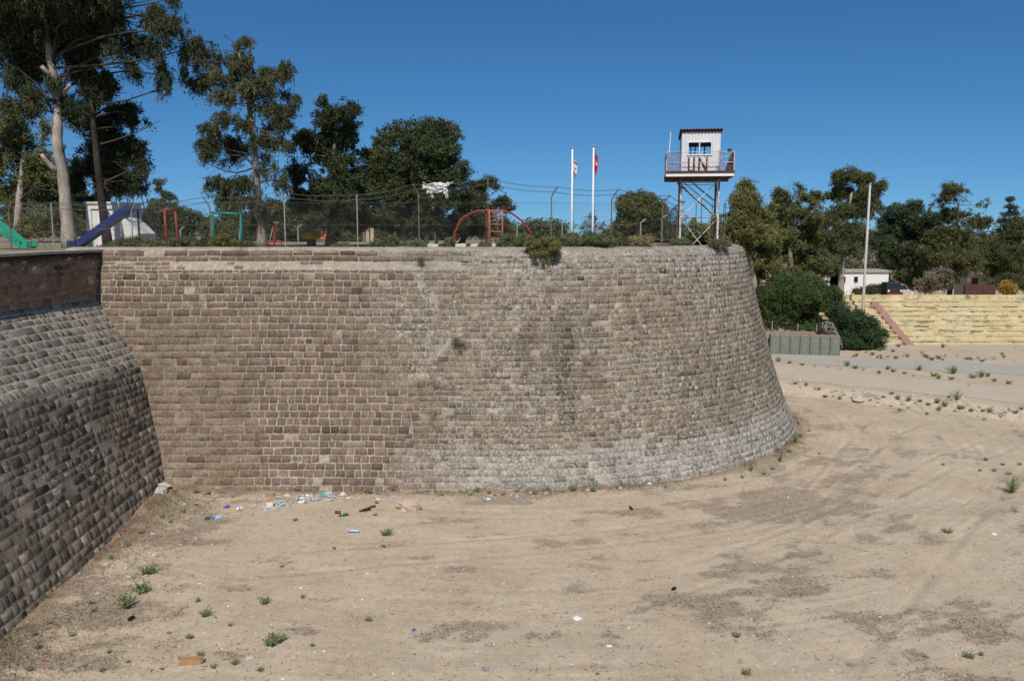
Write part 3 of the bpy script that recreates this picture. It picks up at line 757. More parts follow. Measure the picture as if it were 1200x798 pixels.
tree('broad_tree', 'broad dense dark green tree behind the white rag on the fence', 'tree', 48,
     [(470,289),(471,262),(474,230),(478,200),(482,170)], .30, .10,
     [(482,158,30,18),(508,150,22,14),(522,158,16,10),(540,156,9,7),(450,164,18,16),(436,180,14,16),(500,174,34,20),(466,184,34,22),(528,176,16,14),(440,204,22,22),(484,206,40,26),(524,198,22,20),(541,206,9,9),(456,232,38,24),(500,234,40,22),(534,226,18,18),(436,250,20,20),(476,258,40,18),(512,258,30,16),(425,225,12,20),(544,192,6,6)],
     M['greybark'], 25, n=5250, per=22, spray=.42, leaf=.17, wd=.09, spread=.16, thr=.36, gf=1.1, col=(.041, .055, .025), shell=2.6,
     stubs=[(498,289,500,250,.16,.12,.3),(511,290,508,245,.09,.07,.8)])
tree('leaning_shrub_tree', 'low dark tree with horizontal boughs beside the climbing arch', 'tree', 52,
     [(540,289),(548,270),(556,250),(566,232)], .16, .06,
     [(574,214,12,8),(560,222,16,10),(582,222,6,6),(548,236,18,12),(566,240,16,10),(586,240,13,9),(595,246,8,6),(552,256,24,14),(580,258,20,12),(535,262,18,16),(570,272,26,10)],
     M['darkbark'], 26, n=1800, per=19, spray=.42, leaf=.17, wd=.08, spread=.16, thr=.40, gf=1.1, col=(.036, .045, .022))
# backdrop of the playground
G2 = 'background trees beyond the playground'
tree('olive_tree_crown', 'tall olive green tree filling the left edge behind the pale trunk', 'tree', 62, [(20,288),(22,250),(25,210),(28,170)], .35, .12,
     [(10,140,24,18),(20,165,40,26),(45,175,28,22),(5,195,30,30),(50,205,34,26),(25,230,46,26),(80,215,22,26),(75,245,30,20),(15,262,40,20),(60,265,46,18),(95,250,18,20)],
     M['palebark'], 31, n=4000, per=16, spray=.45, leaf=.26, wd=.11, spread=.24, thr=.38, gf=.7, col=(.075, .085, .035))
tree('feathery_conifer', 'small thin feathery conifer left of the red playground frame', 'tree', 80, [(193,284),(191,250),(188,212)], .16, .03,
     [(187,213,5,5),(186,222,9,5),(194,230,9,5),(187,238,11,5),(196,246,13,5),(190,254,14,6),(200,243,6,4)], M['greybark'], 32, n=560, per=16, spray=.45, leaf=.3, wd=.08, spread=.16, thr=.36, droop=.5, col=(.06, .075, .045))
def scrub(name, label, Y, lobes, seed, col, n=1600, cat='bush', zb=9.13, leaf=.2, wd=.1, per=13, group=None, thr=.36, stem=True, **kw):
    rg = np.random.default_rng(seed); mp = mpp(Y); LB = []
    for q in lobes:
        c = at(q[0], q[1], Y); dep = max(.35, (q[2] + q[3]) / 2 * mp * .9)
        dy = rg.normal() * dep * .4
        LB.append((c.x, Y + dy, c.z, q[2] * mp, dep, q[3] * mp))
    off = Vector((LB[0][0], Y, zb)); root = thing(name, label, cat, off, 0, group)
    V, F, cc = crown_cloud(rg, LB, n, per, leaf, wd, kw.pop('spread', leaf * .9), thr=thr, gf=kw.pop('gf', 2.2 / max(.6, LB[0][3])), col=col, **kw)
    keep = np.repeat(V.reshape(-1, 4, 3)[:, :, 2].min(1) > zb - .25, 4) if stem else np.ones(len(V), bool)
    V2 = V.reshape(-1, 4, 3)[keep[::4]].reshape(-1, 3); F2 = np.arange(len(V2)).reshape(-1, 4); c2 = cc[keep[::4]]
    link('foliage', np_mesh(name + '_foliage', V2 - np.array(off), F2, c2), M['leaf'], root)
    b = MB(off)
    for lb in LB:
        for _ in range(3):
            x = lb[0] + rg.normal() * lb[3] * .3; y = lb[1] + rg.normal() * lb[4] * .3
            z1 = lb[2] + rg.normal() * lb[5] * .3
            z0 = zb - .05 if stem else lb[2] - lb[5] * .2
            b.tube(bend((lb[0] + rg.normal() * .1, lb[1], z0), (x, y, max(z1, z0 + .15)), rg, 3, .12), [.012 + .004 * lb[3], .012, .008, .004], 5)
    b.build('stems', M['darkbark'], root, True)
    return root
for i, (lab, Y, lob, col) in enumerate([
    ('mid green shrubby tree behind the red playground frame', 72, [(190,262,20,14),(215,258,24,16),(240,266,20,12),(170,268,16,14),(205,276,40,10)], (.045,.058,.026)),
    ('grey green shrubby tree seen through the teal swing frame', 70, [(255,272,14,12),(275,262,16,16),(290,270,18,14),(268,280,30,8)], (.065,.078,.038)),
    ('loose greyish shrub tree right of the tiered conifer trunk', 66, [(325,250,14,16),(340,262,18,16),(352,250,12,18),(335,276,30,10),(365,266,14,16)], (.062,.072,.042)),
    ('green shrubby tree beside the orange tiled roof', 68, [(420,272,18,12),(440,264,22,16),(462,270,18,14),(430,282,34,8)], (.055,.072,.028)),
    ('dark hedge tree under the broad tree', 74, [(490,270,26,14),(520,274,24,12),(470,278,20,10)], (.034,.044,.02)),
    ('pale leafy bush right of the climbing arch', 66, [(605,276,18,8),(628,268,16,10),(645,276,18,8),(622,280,26,8),(655,270,10,8)], (.06,.075,.035))]):
    scrub('shrubby_tree', lab, Y, lob, 40 + i, col, n=2000, cat='tree', leaf=.3, wd=.13, group=G2, thr=.34)
tree('round_tree', 'rounded olive green tree between the two flagpoles and the watchtower', 'tree', 60, [(752,288),(752,268),(754,248)], .22, .1,
     [(752,234,24,9),(735,244,16,14),(768,246,18,14),(752,252,28,18),(728,266,10,14),(774,262,14,16),(748,272,34,12),(722,270,6,8),(782,272,8,12)],
     M['greybark'], 50, n=2880, per=19, spray=.42, leaf=.2, wd=.1, spread=.2, thr=.34, gf=.9, col=(.066, .076, .027), shell=2.6)
# trees beyond the ditch on the right
tree('pale_eucalyptus', 'light olive green bushy tree just right of the watchtower', 'tree', 74, [(888,372),(884,330),(876,290),(872,250)], .3, .1,
     [(874,218,12,10),(868,236,18,16),(888,238,16,16),(898,252,14,16),(862,258,18,16),(882,262,26,20),(902,276,18,20),(866,284,26,20),(890,300,26,22),(852,280,10,24),(880,326,24,18),(905,310,14,20),(818,268,12,12),(838,270,16,14),(822,282,20,10)],
     M['palebark'], 51, zbase=.5, n=5200, per=18, spray=.42, leaf=.24, wd=.10, spread=.24, thr=.38, gf=.75, col=(.10, .11, .043), droop=.3)
tree('middle_eucalyptus', 'mid green eucalyptus between the pale bushy tree and the tallest one', 'tree', 86, [(930,372),(928,330),(925,280),(922,240)], .34, .1,
     [(924,224,9,8),(915,232,12,10),(938,226,12,9),(952,232,12,10),(925,248,22,16),(950,252,18,16),(915,270,20,20),(940,278,26,20),(920,300,26,20),(950,305,20,20),(930,330,30,20),(955,335,10,12)],
     M['greybark'], 52, zbase=.5, n=4000, per=18, spray=.42, leaf=.28, wd=.12, spread=.28, thr=.40, gf=.65, col=(.064, .078, .032), droop=.3)
tree('tall_eucalyptus', 'tallest dark eucalyptus directly left of the long mast', 'tree', 92, [(985,352),(986,320),(990,285),(994,250),(998,225)], .36, .10,
     [(997,205,12,9),(985,212,12,10),(1012,212,12,10),(980,228,13,12),(1000,226,18,12),(1020,226,15,10),(1032,220,8,7),(985,248,18,14),(1008,246,16,14),(1024,240,10,10),(975,268,16,16),(998,272,20,16),(970,292,18,14),(990,292,18,12),(1010,288,12,12),(972,316,14,12)],
     M['palebark'], 53, zbase=2.3, n=4480, per=18, spray=.42, leaf=.28, wd=.11, spread=.27, thr=.43, gf=.7, col=(.055, .067, .03), droop=.4)
tree('dense_round_tree', 'dense dark rounded tree above the white house, right of the mast', 'tree', 112, [(1068,342),(1068,310),(1066,280)], .4, .15,
     [(1062,248,20,9),(1045,262,20,14),(1078,256,20,12),(1062,272,34,18),(1095,262,10,12),(1032,282,14,18),(1050,300,30,16),(1085,290,26,20),(1074,312,30,12),(1046,304,8,8),(1100,312,18,16)],
     M['darkbark'], 54, zbase=.5, n=4160, per=18, spray=.42, leaf=.32, wd=.16, spread=.32, thr=.33, gf=.5, col=(.036, .053, .026), shell=2.8)
tree('umbrella_eucalyptus', 'eucalyptus with a flat umbrella crown and bare lower limbs behind the yellow terrace', 'tree', 96, [(1112,345),(1116,320),(1118,290),(1122,260),(1124,240)], .3, .08,
     [(1116,222,13,7),(1100,234,14,9),(1126,228,16,9),(1142,236,16,9),(1156,246,10,8),(1112,250,14,9),(1138,254,16,10),(1152,262,10,8),(1120,270,24,12),(1100,280,16,14),(1135,286,18,14),(1112,300,26,14),(1090,305,12,14),(1136,310,18,12),(1108,324,22,10)],
     M['darkbark'], 55, zbase=1.7, n=3200, per=18, spray=.42, leaf=.28, wd=.11, spread=.26, thr=.45, gf=.75, col=(.058, .066, .027), droop=.3)
tree('araucaria', 'thin tiered conifer with bare horizontal boughs against the sky at the right', 'tree', 130, [(1184,345),(1184,300),(1184,265),(1184,233)], .26, .05,
     [(1184,234,4,3),(1184,243,7,2.4),(1184,251,11,2.6),(1178,258,9,2.4),(1191,257,8,2.4),(1184,264,12,2.6),(1176,271,9,2.5),(1193,270,9,2.5),(1184,278,11,3)],
     M['darkbark'], 56, zbase=.5, n=640, per=18, spray=.42, leaf=.36, wd=.13, spread=.22, thr=.3, gf=.6, col=(.038, .052, .03))
tree('edge_tree', 'spreading olive tree at the right edge behind the terrace', 'tree', 104, [(1180,345),(1178,320),(1174,300)], .3, .1,
     [(1166,282,18,12),(1185,278,14,12),(1200,272,10,24),(1160,300,20,14),(1182,302,20,16),(1202,300,14,20),(1170,322,26,14),(1196,326,18,14),(1212,285,14,26)],
     M['greybark'], 57, zbase=.6, n=2720, per=18, spray=.42, leaf=.3, wd=.12, spread=.3, thr=.40, gf=.6, col=(.056, .066, .03))
G3 = 'scrub trees behind the terrace'
for i, (lab, Y, lob, col, zb) in enumerate([
    ('low dark tree between the white house and the umbrella eucalyptus', 100, [(1060,326,16,10),(1080,330,18,10),(1095,324,12,12)], (.04,.052,.024), 1.1),
    ('grey leafless looking shrub behind the middle of the terrace', 84, [(1092,330,10,14),(1104,326,9,14),(1085,336,9,8)], (.13,.12,.095), 3.4),
    ('dark shrub above the right end of the terrace', 90, [(1165,334,12,8),(1185,330,14,10),(1200,334,10,8)], (.045,.055,.028), 2.7),
    ('yellowing shrub on the terrace edge at the right', 83, [(1181,338,7,6),(1186,341,5,4)], (.24,.17,.04), 3.45),
    ('low green shrub in front of the white house', 88, [(1020,341,10,3.5),(1034,338,7,5),(1006,342,8,3)], (.05,.065,.03), 3.0)]):
    scrub('shrub', lab, Y, lob, 60 + i, col, n=1100, zb=zb, leaf=.24, wd=.1, group=G3, thr=.38)
scrub('broad_bush', 'large bright dark green bush beside the rounded end of the bastion', 72, [(925,350,34,22),(895,352,22,18),(955,345,22,20),(900,375,26,14),(940,376,34,14),(972,352,18,16),(985,366,14,14),(925,330,20,10)], 70, (.040,.064,.022), n=6500, zb=.5, leaf=.2, wd=.085, per=14, thr=.30, shell=3.2)
scrub('rounded_bush', 'dark bluish green rounded bush at the foot of the terrace, right of the green barriers', 68, [(1005,382,22,18),(1018,396,18,14),(992,396,14,14),(985,372,14,14),(1028,402,9,8),(1005,404,22,8)], 71, (.032,.054,.028), n=4200, zb=.5, leaf=.18, wd=.07, per=14, thr=.30, shell=3.2)
# a mass of trees far behind everything
rg = np.random.default_rng(80); LB = []
for x in np.arange(6, 110, 4.5): LB.append((x + rg.normal(), 150 + rg.normal() * 3, 5.5 + rg.random() * 2.5, 4.5, 3.5, 4.6 + 2 * rg.random()))
for x in np.arange(26, 100, 3.5): LB.append((x + rg.normal(), 138 + rg.normal() * 1.5, 3.2 + rg.random() * 2, 3.4, 2.2, 3.6 + 1.5 * rg.random()))
for x in np.arange(-80, 8, 4.5): LB.append((x + rg.normal(), 128 + rg.normal() * 3, 9.3 + rg.random() * 1.2, 4, 3, 1.6 + 1.2 * rg.random()))
V, F, cc = crown_cloud(rg, LB, 14000, 10, .5, .25, .5, thr=.3, gf=.35, col=(.048, .06, .030))
tag(link('distant_wood', np_mesh('distant_wood', V, F, cc), M['leaf']), 'dark band of far trees closing the horizon', 'wood', kind='stuff')
# ------------------------------------------------------------------ things on the bastion
TOP = 9.13
M['galv'] = plain('galvanised_steel', (.36, .35, .33), .6, .3, 8, .3, .3, rust=.12)
M['rustpost'] = plain('rusty_steel', (.20, .155, .125), .8, .4, 8, .15, 0, rust=.35)
M['wire'] = plain('old_wire', (.13, .125, .12), .6, .2, 5, .3, .3)
M['white'] = plain('white_paint', (.78, .77, .74), .55, .15, 3, .3)
M['blue'] = plain('blue_plastic', (.014, .03, .135), .4, .25, 3, .4)
M['greenp'] = plain('green_plastic', (.02, .33, .20), .4, .2, 3, .4)
M['teal'] = plain('teal_painted_pipe', (.02, .20, .155), .5, .25, 4, .3, rust=.08)
M['red'] = plain('red_painted_pipe', (.34, .04, .03), .5, .3, 4, .3, rust=.08)
M['orange'] = plain('orange_painted_pipe', (.45, .14, .07), .55, .3, 4, .3, rust=.08)
M['darkred'] = plain('dark_red_pipe', (.20, .035, .022), .6, .3, 4, .2)
M['yellow'] = plain('yellow_plastic', (.70, .42, .02), .45, .25, 4, .4)
M['dark'] = plain('dark_steel', (.035, .035, .04), .6, .3, 6, .3)
M['limewash'] = plain('peeling_whitewash', (.72, .70, .65), .9, .2, 2.5, .1, rust=.14, rustcol=(.38, .33, .27))
M['black'] = plain('dark_opening', (.012, .012, .014), .5, .2)
M['tile'] = plain('orange_roof_tile', (.48, .15, .07), .85, .35, 7, .1)
M['rustsheet'] = plain('rusty_sheet', (.115, .056, .040), .8, .4, 5, .15, 0, rust=.3, rustcol=(.06, .025, .018))
M['cabin'] = plain('white_corrugated_sheet', (.70, .70, .68), .5, .12, 2.5, .3, 0, rust=.05, rustcol=(.3, .16, .09))
M['towersteel'] = plain('white_steel_with_rust', (.60, .57, .53), .6, .2, 4, .3, 0, rust=.42, rustcol=(.22, .10, .06))
M['stonepale'] = plain('pale_limestone', (.52, .47, .39), .95, .3, 5, .05)
M['rag'] = plain('grey_white_cloth', (.62, .60, .57), .9, .3, 6, .05)
m, nt = new_mat('glass'); p = finish(nt, (.02, .025, .03), .08, spec=.6); M['glass'] = m
def arr(v): return [Vector(p) for p in v]

# ---- fence
FP = [(-40, 246, 0), (12, 236, 1), (62, 238, 0), (155, 246, 1), (247, 231, -1), (334, 225, -1), (419, 228, 0), (491, 216, -1), (572, 209, 0), (646, 219, 1)]
fpts = []
for u, v, arm in FP:
    q = at(u, 270, 38.0); fpts.append((q.x, 38.0, v, arm))
fpts += [(4.55, 39.45, 222, 1), (7.35, 42.1, 229, 1), (8.75, 45.6, 236, 1), (9.0, 49.0, 240, 1)]
fence = thing('chain_link_fence', 'tall chain link fence with angled posts and barbed wire along the top of the bastion', 'fence', (0, 38, TOP))
fo = Vector((0, 38, TOP)); tips = []
for i, (x, y, v, arm) in enumerate(fpts):
    d = ray(600, v); top = EYE + d.z / d.y * y; top = max(top, 11.2)
    b = MB(fo); mt = M['galv'] if i < 8 and i % 3 != 1 else M['rustpost']
    n = Vector((x - 0, y - 47, 0)).normalized() if x > 0 else Vector((0, -1, 0))
    if arm:
        k = Vector((x, y, top - .42)); e = Vector((x + arm * .24, y, top)) + n * .12
        b.tube([(x, y, TOP - .1), (x, y, 10.2), k - Vector((0, 0, .05)), k + (e - k) * .12, e], .029, 7)
    else:
        e = Vector((x, y, top)); b.tube([(x, y, TOP - .1), (x, y, 10.4), e], .029, 7)
    b.build('post', mt, fence); tips.append((Vector((x, y, top - .42)), e))
cum = [0]
for p, q in zip(fpts[:-1], fpts[1:]): cum.append(cum[-1] + math.hypot(q[0] - p[0], q[1] - p[1]))
def fpos(s):
    s = min(max(s, 0), cum[-1] - 1e-4)
    for i in range(len(cum) - 1):
        if s <= cum[i + 1]:
            t = (s - cum[i]) / (cum[i + 1] - cum[i]); return fpts[i][0] + (fpts[i+1][0] - fpts[i][0]) * t, fpts[i][1] + (fpts[i+1][1] - fpts[i][1]) * t
b = MB(fo); H = 1.98; sp_ = .115
s = -H
while s < cum[-1]:
    for sg in (1, -1):
        pts = []
        for k in range(5):
            ss = s + (H * k / 4 if sg > 0 else H * (1 - k / 4))
            if 0 <= ss <= cum[-1]:
                x, y = fpos(ss); pts.append((x, y + .045 + .006 * sg, TOP + .1 + H * k / 4))
        if len(pts) > 1: b.tube(pts, .0021, 3, cap=False)
    s += sp_
b.build('wire_mesh', M['wire'], fence)
for h_, fr in ((2.09, None), (1.1, None), (None, .45), (None, .95)):
    b = MB(fo)
    for i in range(len(tips) - 1):
        if h_: a_, c_ = Vector((*fpts[i][:2], TOP + h_)), Vector((*fpts[i+1][:2], TOP + h_))
        else: a_ = tips[i][0].lerp(tips[i][1], fr); c_ = tips[i+1][0].lerp(tips[i+1][1], fr)
        sag = .02 if h_ else .10
        pts = [a_.lerp(c_, t / 8) - Vector((0, 0, sag * math.sin(PI * t / 8))) for t in range(9)]
        b.tube(pts, .006 if h_ else .009, 4, cap=False)
        if not h_:
            for t in range(24):
                q = a_.lerp(c_, (t + .5) / 24) - Vector((0, 0, sag * math.sin(PI * (t + .5) / 24)))
                b.tube([q + Vector((-.02, 0, -.03)), q + Vector((.02, 0, .03))], .005, 3, cap=False); b.tube([q + Vector((.02, .01, -.03)), q + Vector((-.02, 0, .03))], .005, 3, cap=False)
    b.build('line_wire' if h_ else 'barbed_wire', M['wire'], fence)
# tangled loops of barbed wire by the parapet
b = MB((0, 0, 0)); rr = random.Random(3)
for (u, v, r) in [(58, 283, .75), (70, 282, .7), (112, 283, .9), (128, 280, .75), (45, 287, .5)]:
    c = at(u, v + 8, 36.6); ph = rr.random()
    b.tube([c + Vector((r * math.cos(a), .25 * math.sin(a * 2 + ph), r * .95 * math.sin(a))) for a in [PI * 1.06 * t / 16 for t in range(17)]], .011, 4)
tag(b.build('wire_coil', M['wire']), 'loose loops of barbed wire behind the parapet beside the pale trunk', 'wire')
# far fence
far = thing('chain_link_fence', 'far fence of thin grey angled posts across the back of the playground', 'fence', (0, 63, TOP)); fo = Vector((0, 63, TOP))
pr_ = None; M['fargrey'] = plain('weathered_grey_post', (.30, .30, .29), .7, .2, 5, .2)
for (u, v) in [(140, 272), (211, 266), (280, 268), (349, 263), (426, 262), (463, 262), (510, 262), (557, 260), (606, 262), (659, 258), (700, 262), (751, 257), (776, 252)]:
    Yq = 63 if u < 700 else 56; tp = at(u, v, Yq); b = MB(fo)
    b.tube([(tp.x, Yq, TOP - .1), (tp.x, Yq, tp.z - .25), (tp.x + .05, Yq, tp.z - .18), (tp.x + .32, Yq, tp.z)], .05, 6); b.build('post', M['fargrey'], far)
    if pr_:
        b = MB(fo)
        for dz in (-.22, -.7, -1.1): b.tube([pr_ + Vector((0, 0, dz)), tp + Vector((0, 0, dz))], .008, 3, cap=False)
        b.build('line_wire', M['wire'], far)
    pr_ = tp

# ---- torn rag on the wire
def rag_piece(b, p0, p1, w0, w1, rg, nx_=9, ny_=5, fold=.06):
    p0 = Vector(p0); p1 = Vector(p1); d = p1 - p0; up = Vector((0, 0, 1)); sd = d.cross(Vector((0, 1, 0))).normalized()
    vs = []; fs = []
    for i in range(nx_ + 1):
        t = i / nx_; w = w0 + (w1 - w0) * t
        for j in range(ny_ + 1):
            q = j / ny_ - .5
            vs.append(p0 + d * t + sd * (q * w * (1 + .3 * rg.normal())) + Vector((rg.normal() * .02, math.sin(q * 9 + t * 5) * fold + rg.normal() * .03, rg.normal() * .025)))
    k = ny_ + 1
    for i in range(nx_):
        for j in range(ny_): fs.append((i*k+j, i*k+j+1, (i+1)*k+j+1, (i+1)*k+j))
    b.add(vs, fs)
rg = np.random.default_rng(12); b = MB()
P_ = lambda u, v: at(u, v, 37.75)
rag_piece(b, P_(495, 218), P_(521, 219), .30, .26, rg); rag_piece(b, P_(512, 221), P_(531, 214), .2, .08, rg)
rag_piece(b, P_(505, 220), P_(507, 233), .22, .07, rg); rag_piece(b, P_(521, 220), P_(524, 233), .16, .14, rg); rag_piece(b, P_(500, 223), P_(518, 225), .26, .1, rg)
o = b.build('torn_cloth', M['rag'], None, True); tag(o, 'torn greyish white cloth caught on the barbed wire in front of the broad tree', 'cloth')
sm = o.modifiers.new('thickness', 'SOLIDIFY'); sm.thickness = .012

# ---- playground
def slide(name, label, mat, lo, hi, w, Y_lo, Y_hi, ladder=None, full=True):
    p = Vector(lo); q = Vector(hi); root = thing(name, label, 'slide', (p.x, p.y, TOP)); off = Vector((p.x, p.y, TOP))
    d = (q - p).normalized(); sd = d.cross(Vector((0, 0, 1))).normalized(); up = sd.cross(d)
    b = MB(off); n = 8
    pts = [p + Vector((-.45 if q.x > p.x else .45, 0, .02)), p, *[p.lerp(q, t / n) for t in range(1, n + 1)]]
    for a_, c_ in zip(pts[:-1], pts[1:]): b.bar(a_, c_, w, .05, up=up)
    b.build('chute', mat, root)
    for s_ in (-1, 1):
        b = MB(off)
        for a_, c_ in zip(pts[:-1], pts[1:]): b.bar(a_ + sd * s_ * w / 2 + up * .11, c_ + sd * s_ * w / 2 + up * .11, .05, .30, up=up)
        b.build('side_rail', mat, root)
    if ladder is not None:
        L0 = Vector(ladder)
        b = MB(off); b.bar(q, q + Vector((.75, 0, 0)), w + .1, .06); b.build('platform', mat, root)
        e = q + Vector((.75, 0, 0))
        b = MB(off)
        for s_ in (-1, 1):
            o_ = Vector((0, .28 * s_, 0)); b.tube([L0 + o_, e + o_, e + o_ + Vector((-.15, 0, .75)), e + o_ + Vector((-.75, 0, .75)), e + o_ + Vector((-.8, 0, 0))], .028, 6)
        b.build('handrail', M['dark'], root)
        for k in range(1, 7):
            c = L0.lerp(e, k / 7.); b = MB(off); b.tube([c + Vector((0, -.28, 0)), c + Vector((0, .28, 0))], .026, 6); b.build('rung', M['dark'], root)
        b = MB(off); b.tube([(q.x + .3, q.y, TOP), (q.x + .3, q.y, q.z)], .05, 7); b.build('support', M['dark'], root)
    return root
lo_ = at(95, 288, 40.5); lo_.z = TOP + .12; hi_ = at(154, 246, 40.5)
slide('slide', 'deep blue playground slide with a dark ladder before the whitewashed hut', M['blue'], lo_, hi_, .6, 40, 40, ladder=(hi_.x + 1.55, 40.5, TOP))
lo_ = at(27, 292, 39.5); lo_.z = TOP + .1; hi_ = at(-40, 238, 39.5)
slide('slide', 'green playground slide end at the left edge of the picture', M['greenp'], lo_, hi_, .6, 40, 40, ladder=(hi_.x - 1.2, 39.5, TOP))
# whitewashed hut
hut = thing('whitewashed_hut', 'peeling whitewashed hut with a lean-to behind the blue slide', 'hut', (at(124, 270, 43.6).x, 43.6, TOP)); off = Vector((at(124, 270, 43.6).x, 43.6, TOP))
x0, x1 = at(102, 270, 43.6).x, at(141, 270, 43.6).x; zt_ = at(100, 239, 43.6).z
b = MB(off); xa, xb = at(108, 270, 43.6).x, at(134, 270, 43.6).x; zo = at(0, 245, 43.6).z; zi = zt_
b.box((x0, 43.6, TOP - .05), (xa, 46.2, zt_)); b.box((xb, 43.6, TOP - .05), (x1, 46.2, zt_)); b.box((xa, 43.6, zo), (xb, 46.2, zt_)); b.box((xa, 43.68, TOP - .05), (xb, 46.15, zo - .003))
b.build('wall', M['limewash'], hut)
b = MB(off); b.box((x0 - .06, 43.54, zt_ + .002), (x1 + .06, 46.26, zt_ + .10)); b.build('roof', M['limewash'], hut)
b = MB(off); b.box((xa + .30, 43.63, TOP), (xb - .06, 43.675, zo - .12)); b.build('door', M['white'], hut)
b = MB(off); xe = at(161, 270, 43.6).x; xm = at(149, 270, 43.6).x
b.add([(x1+.003,43.8,TOP-.05),(xe,43.8,TOP-.05),(xe,43.8,at(0,274,43.6).z),(x1+.003,43.8,at(0,252,43.6).z),
       (x1+.003,45.8,TOP-.05),(xe,45.8,TOP-.05),(xe,45.8,at(0,274,43.6).z),(x1+.003,45.8,at(0,252,43.6).z)],
      [(0,1,2,3),(7,6,5,4),(0,4,5,1),(1,5,6,2),(2,6,7,3),(3,7,4,0)]); b.build('lean_to', M['limewash'], hut)
def pipes(name, label, cat, mat, part, lists, Y, r=.045, mats=None):
    """lists: (part name, [(u,v,dy)...])"""
    f = lists[0][1][0]; q = at(f[0], f[1], Y); root = thing(name, label, cat, (q.x, Y, TOP)); off = Vector((q.x, Y, TOP))
    for it in lists:
        pn, pts = it[0], it[1]; b = MB(off); W_ = []
        for (u, v, dy) in pts:
            w = at(u, v, Y); w.y += dy
            if v >= 284: w.z = TOP - .03
            W_.append(w)
        b.tube(W_, it[3] if len(it) > 3 else r, 7); b.build(pn, it[2] if len(it) > 2 else mat, root, True)
    return root
pipes('swing_frame', 'teal painted A shaped swing frame left of the tiered conifer', 'swing', M['teal'], '', [
    ('leg', [(249,250,0),(253,290,-.5)]), ('leg', [(249,250,0),(246,290,.9)]), ('leg', [(282,251,0),(286,290,-.5)]), ('leg', [(282,251,0),(279,290,.9)]),
    ('crossbar', [(248,249.5,0),(283,251,0)], M['teal'], .06), ('chain', [(256,250,0),(256.3,262,0)], M['wire'], .012), ('chain', [(262,250,0),(262,260,0)], M['wire'], .012)], 41, .05)
pipes('pull_up_frame', 'tall narrow red pipe frame with a crossbar left of the swing', 'play frame', M['red'], '', [
    ('post', [(192.5,246,0),(196,290,0)]), ('post', [(201.5,246,.4),(205,290,.4)]), ('crossbar', [(192,245.5,0),(202,246,.4)])], 41.4, .05)
ss = pipes('seesaw', 'raised dark red seesaw beam with a red tube stand', 'seesaw', M['red'], '', [
    ('stand', [(314,290,0),(314,283,0),(330,283,0),(330,290,0)], M['red'], .05), ('beam', [(324,290,-.4),(321.5,276,0),(318,261,1.0)], M['darkred'], .05), ('support', [(316,283,0),(316,266,.6)], M['galv'], .022)], 41)
off = ss.location; q = at(318, 261, 41); q.y += 1.0; b = MB(off); b.box((q.x - .13, q.y - .2, q.z - .05), (q.x + .13, q.y + .2, q.z + .06)); b.build('seat', M['rustpost'], ss)
pipes('climbing_arch', 'red and orange arched climbing frame with a ladder in the middle', 'climbing frame', M['red'], '',
    [('rail', [(532,287,dy),(532,274,dy),(540,257,dy),(551,250,dy),(560,247,dy),(588,247,dy),(600,250,dy),(612,259,dy),(622,272,dy),(626,285,dy)], M['red'], .042) for dy in (0, .75)] +
    [('rung', [(u, v, 0), (u, v, .75)], M['orange'], .026) for (u, v) in [(533,270),(536,264),(545,254),(556,248.5),(566,247),(574,247),(582,247),(594,248.5),(606,254),(617,266),(623,275)]] +
    [('ladder_rail', [(u, 245.5, dy), (u + 1, 290, dy - .1)], M['orange'], .04) for u in (573.5, 588.5) for dy in (-.25,)] +
    [('ladder_rung', [(573.5, v, -.25), (589, v, -.25)], M['orange'], .03) for v in (248, 254, 263, 271.5, 279.5)] +
    [('post', [(569, 248, .8), (569, 290, .8)], M['darkred'], .035), ('post', [(581, 248, .8), (581, 290, .8)], M['darkred'], .035)], 41.5)
q = at(365, 285, 47); yb = thing('spring_seat', 'small yellow lobed play seat on a dark stump below the spiky conifer', 'play seat', (q.x, 47, TOP))
b = MB(); b.lathe([(.28, -.02), (.24, .2), (.3, .34), (.12, .4)], 12); b.build('base', M['rustpost'], yb, True)
b = MB(); b.lathe([(.12, .36), (.42, .42), (.50, .55), (.40, .74), (.2, .86), (.02, .9)], 20, lob=lambda a: .12 * math.cos(5 * a)); b.build('seat', M['yellow'], yb, True)
# tiled house behind
q = at(390, 282, 74); th = thing('tiled_house', 'low house with an orange tiled hip roof seen between the conifer trunks', 'house', (q.x, 76, TOP)); off = Vector((q.x, 76, TOP))
xl, xr = at(362, 282, 74).x, at(412, 282, 74).x; ze = at(0, 281, 74).z; zr_ = at(0, 266, 76).z
b = MB(off); b.box((xl + .25, 74.3, TOP - .05), (xr - .25, 78.5, ze)); b.build('wall', M['stonepale'], th)
b = MB(off); b.add([(xl,74,ze+.003),(xr,74,ze+.003),(xr,78.8,ze+.003),(xl,78.8,ze+.003),(xl+1.6,76.4,zr_),(xr-1.0,76.4,zr_)], [(0,1,5,4),(1,2,5),(2,3,4,5),(3,0,4),(3,2,1,0)]); b.build('roof', M['tile'], th)
b = MB(off); b.box((xl + 1.3, 74.25, TOP + .3), (xl + 2.0, 74.296, ze - .15)); b.build('window', M['black'], th)
M['gatestone'] = plain('beige_plaster', (.50, .36, .25), .9, .2, 4, .05)
for k, u in enumerate((431, 436.3)):
    q = at(u, 280, 60); gp = thing('gate_pillar', ['left one of a pair of short beige pillars under the trees', 'right one of a pair of short beige pillars under the trees'][k], 'pillar', (q.x, 60, TOP), group='beige pillars')
    zt2 = at(u, 266, 60).z - TOP; b = MB(); b.box((-.12, -.12, -.05), (.12, .12, zt2 - .08)); b.build('shaft', M['gatestone'], gp)
    b = MB(); b.box((-.15, -.15, zt2 - .078), (.15, .15, zt2)); b.build('cap', M['gatestone'], gp)
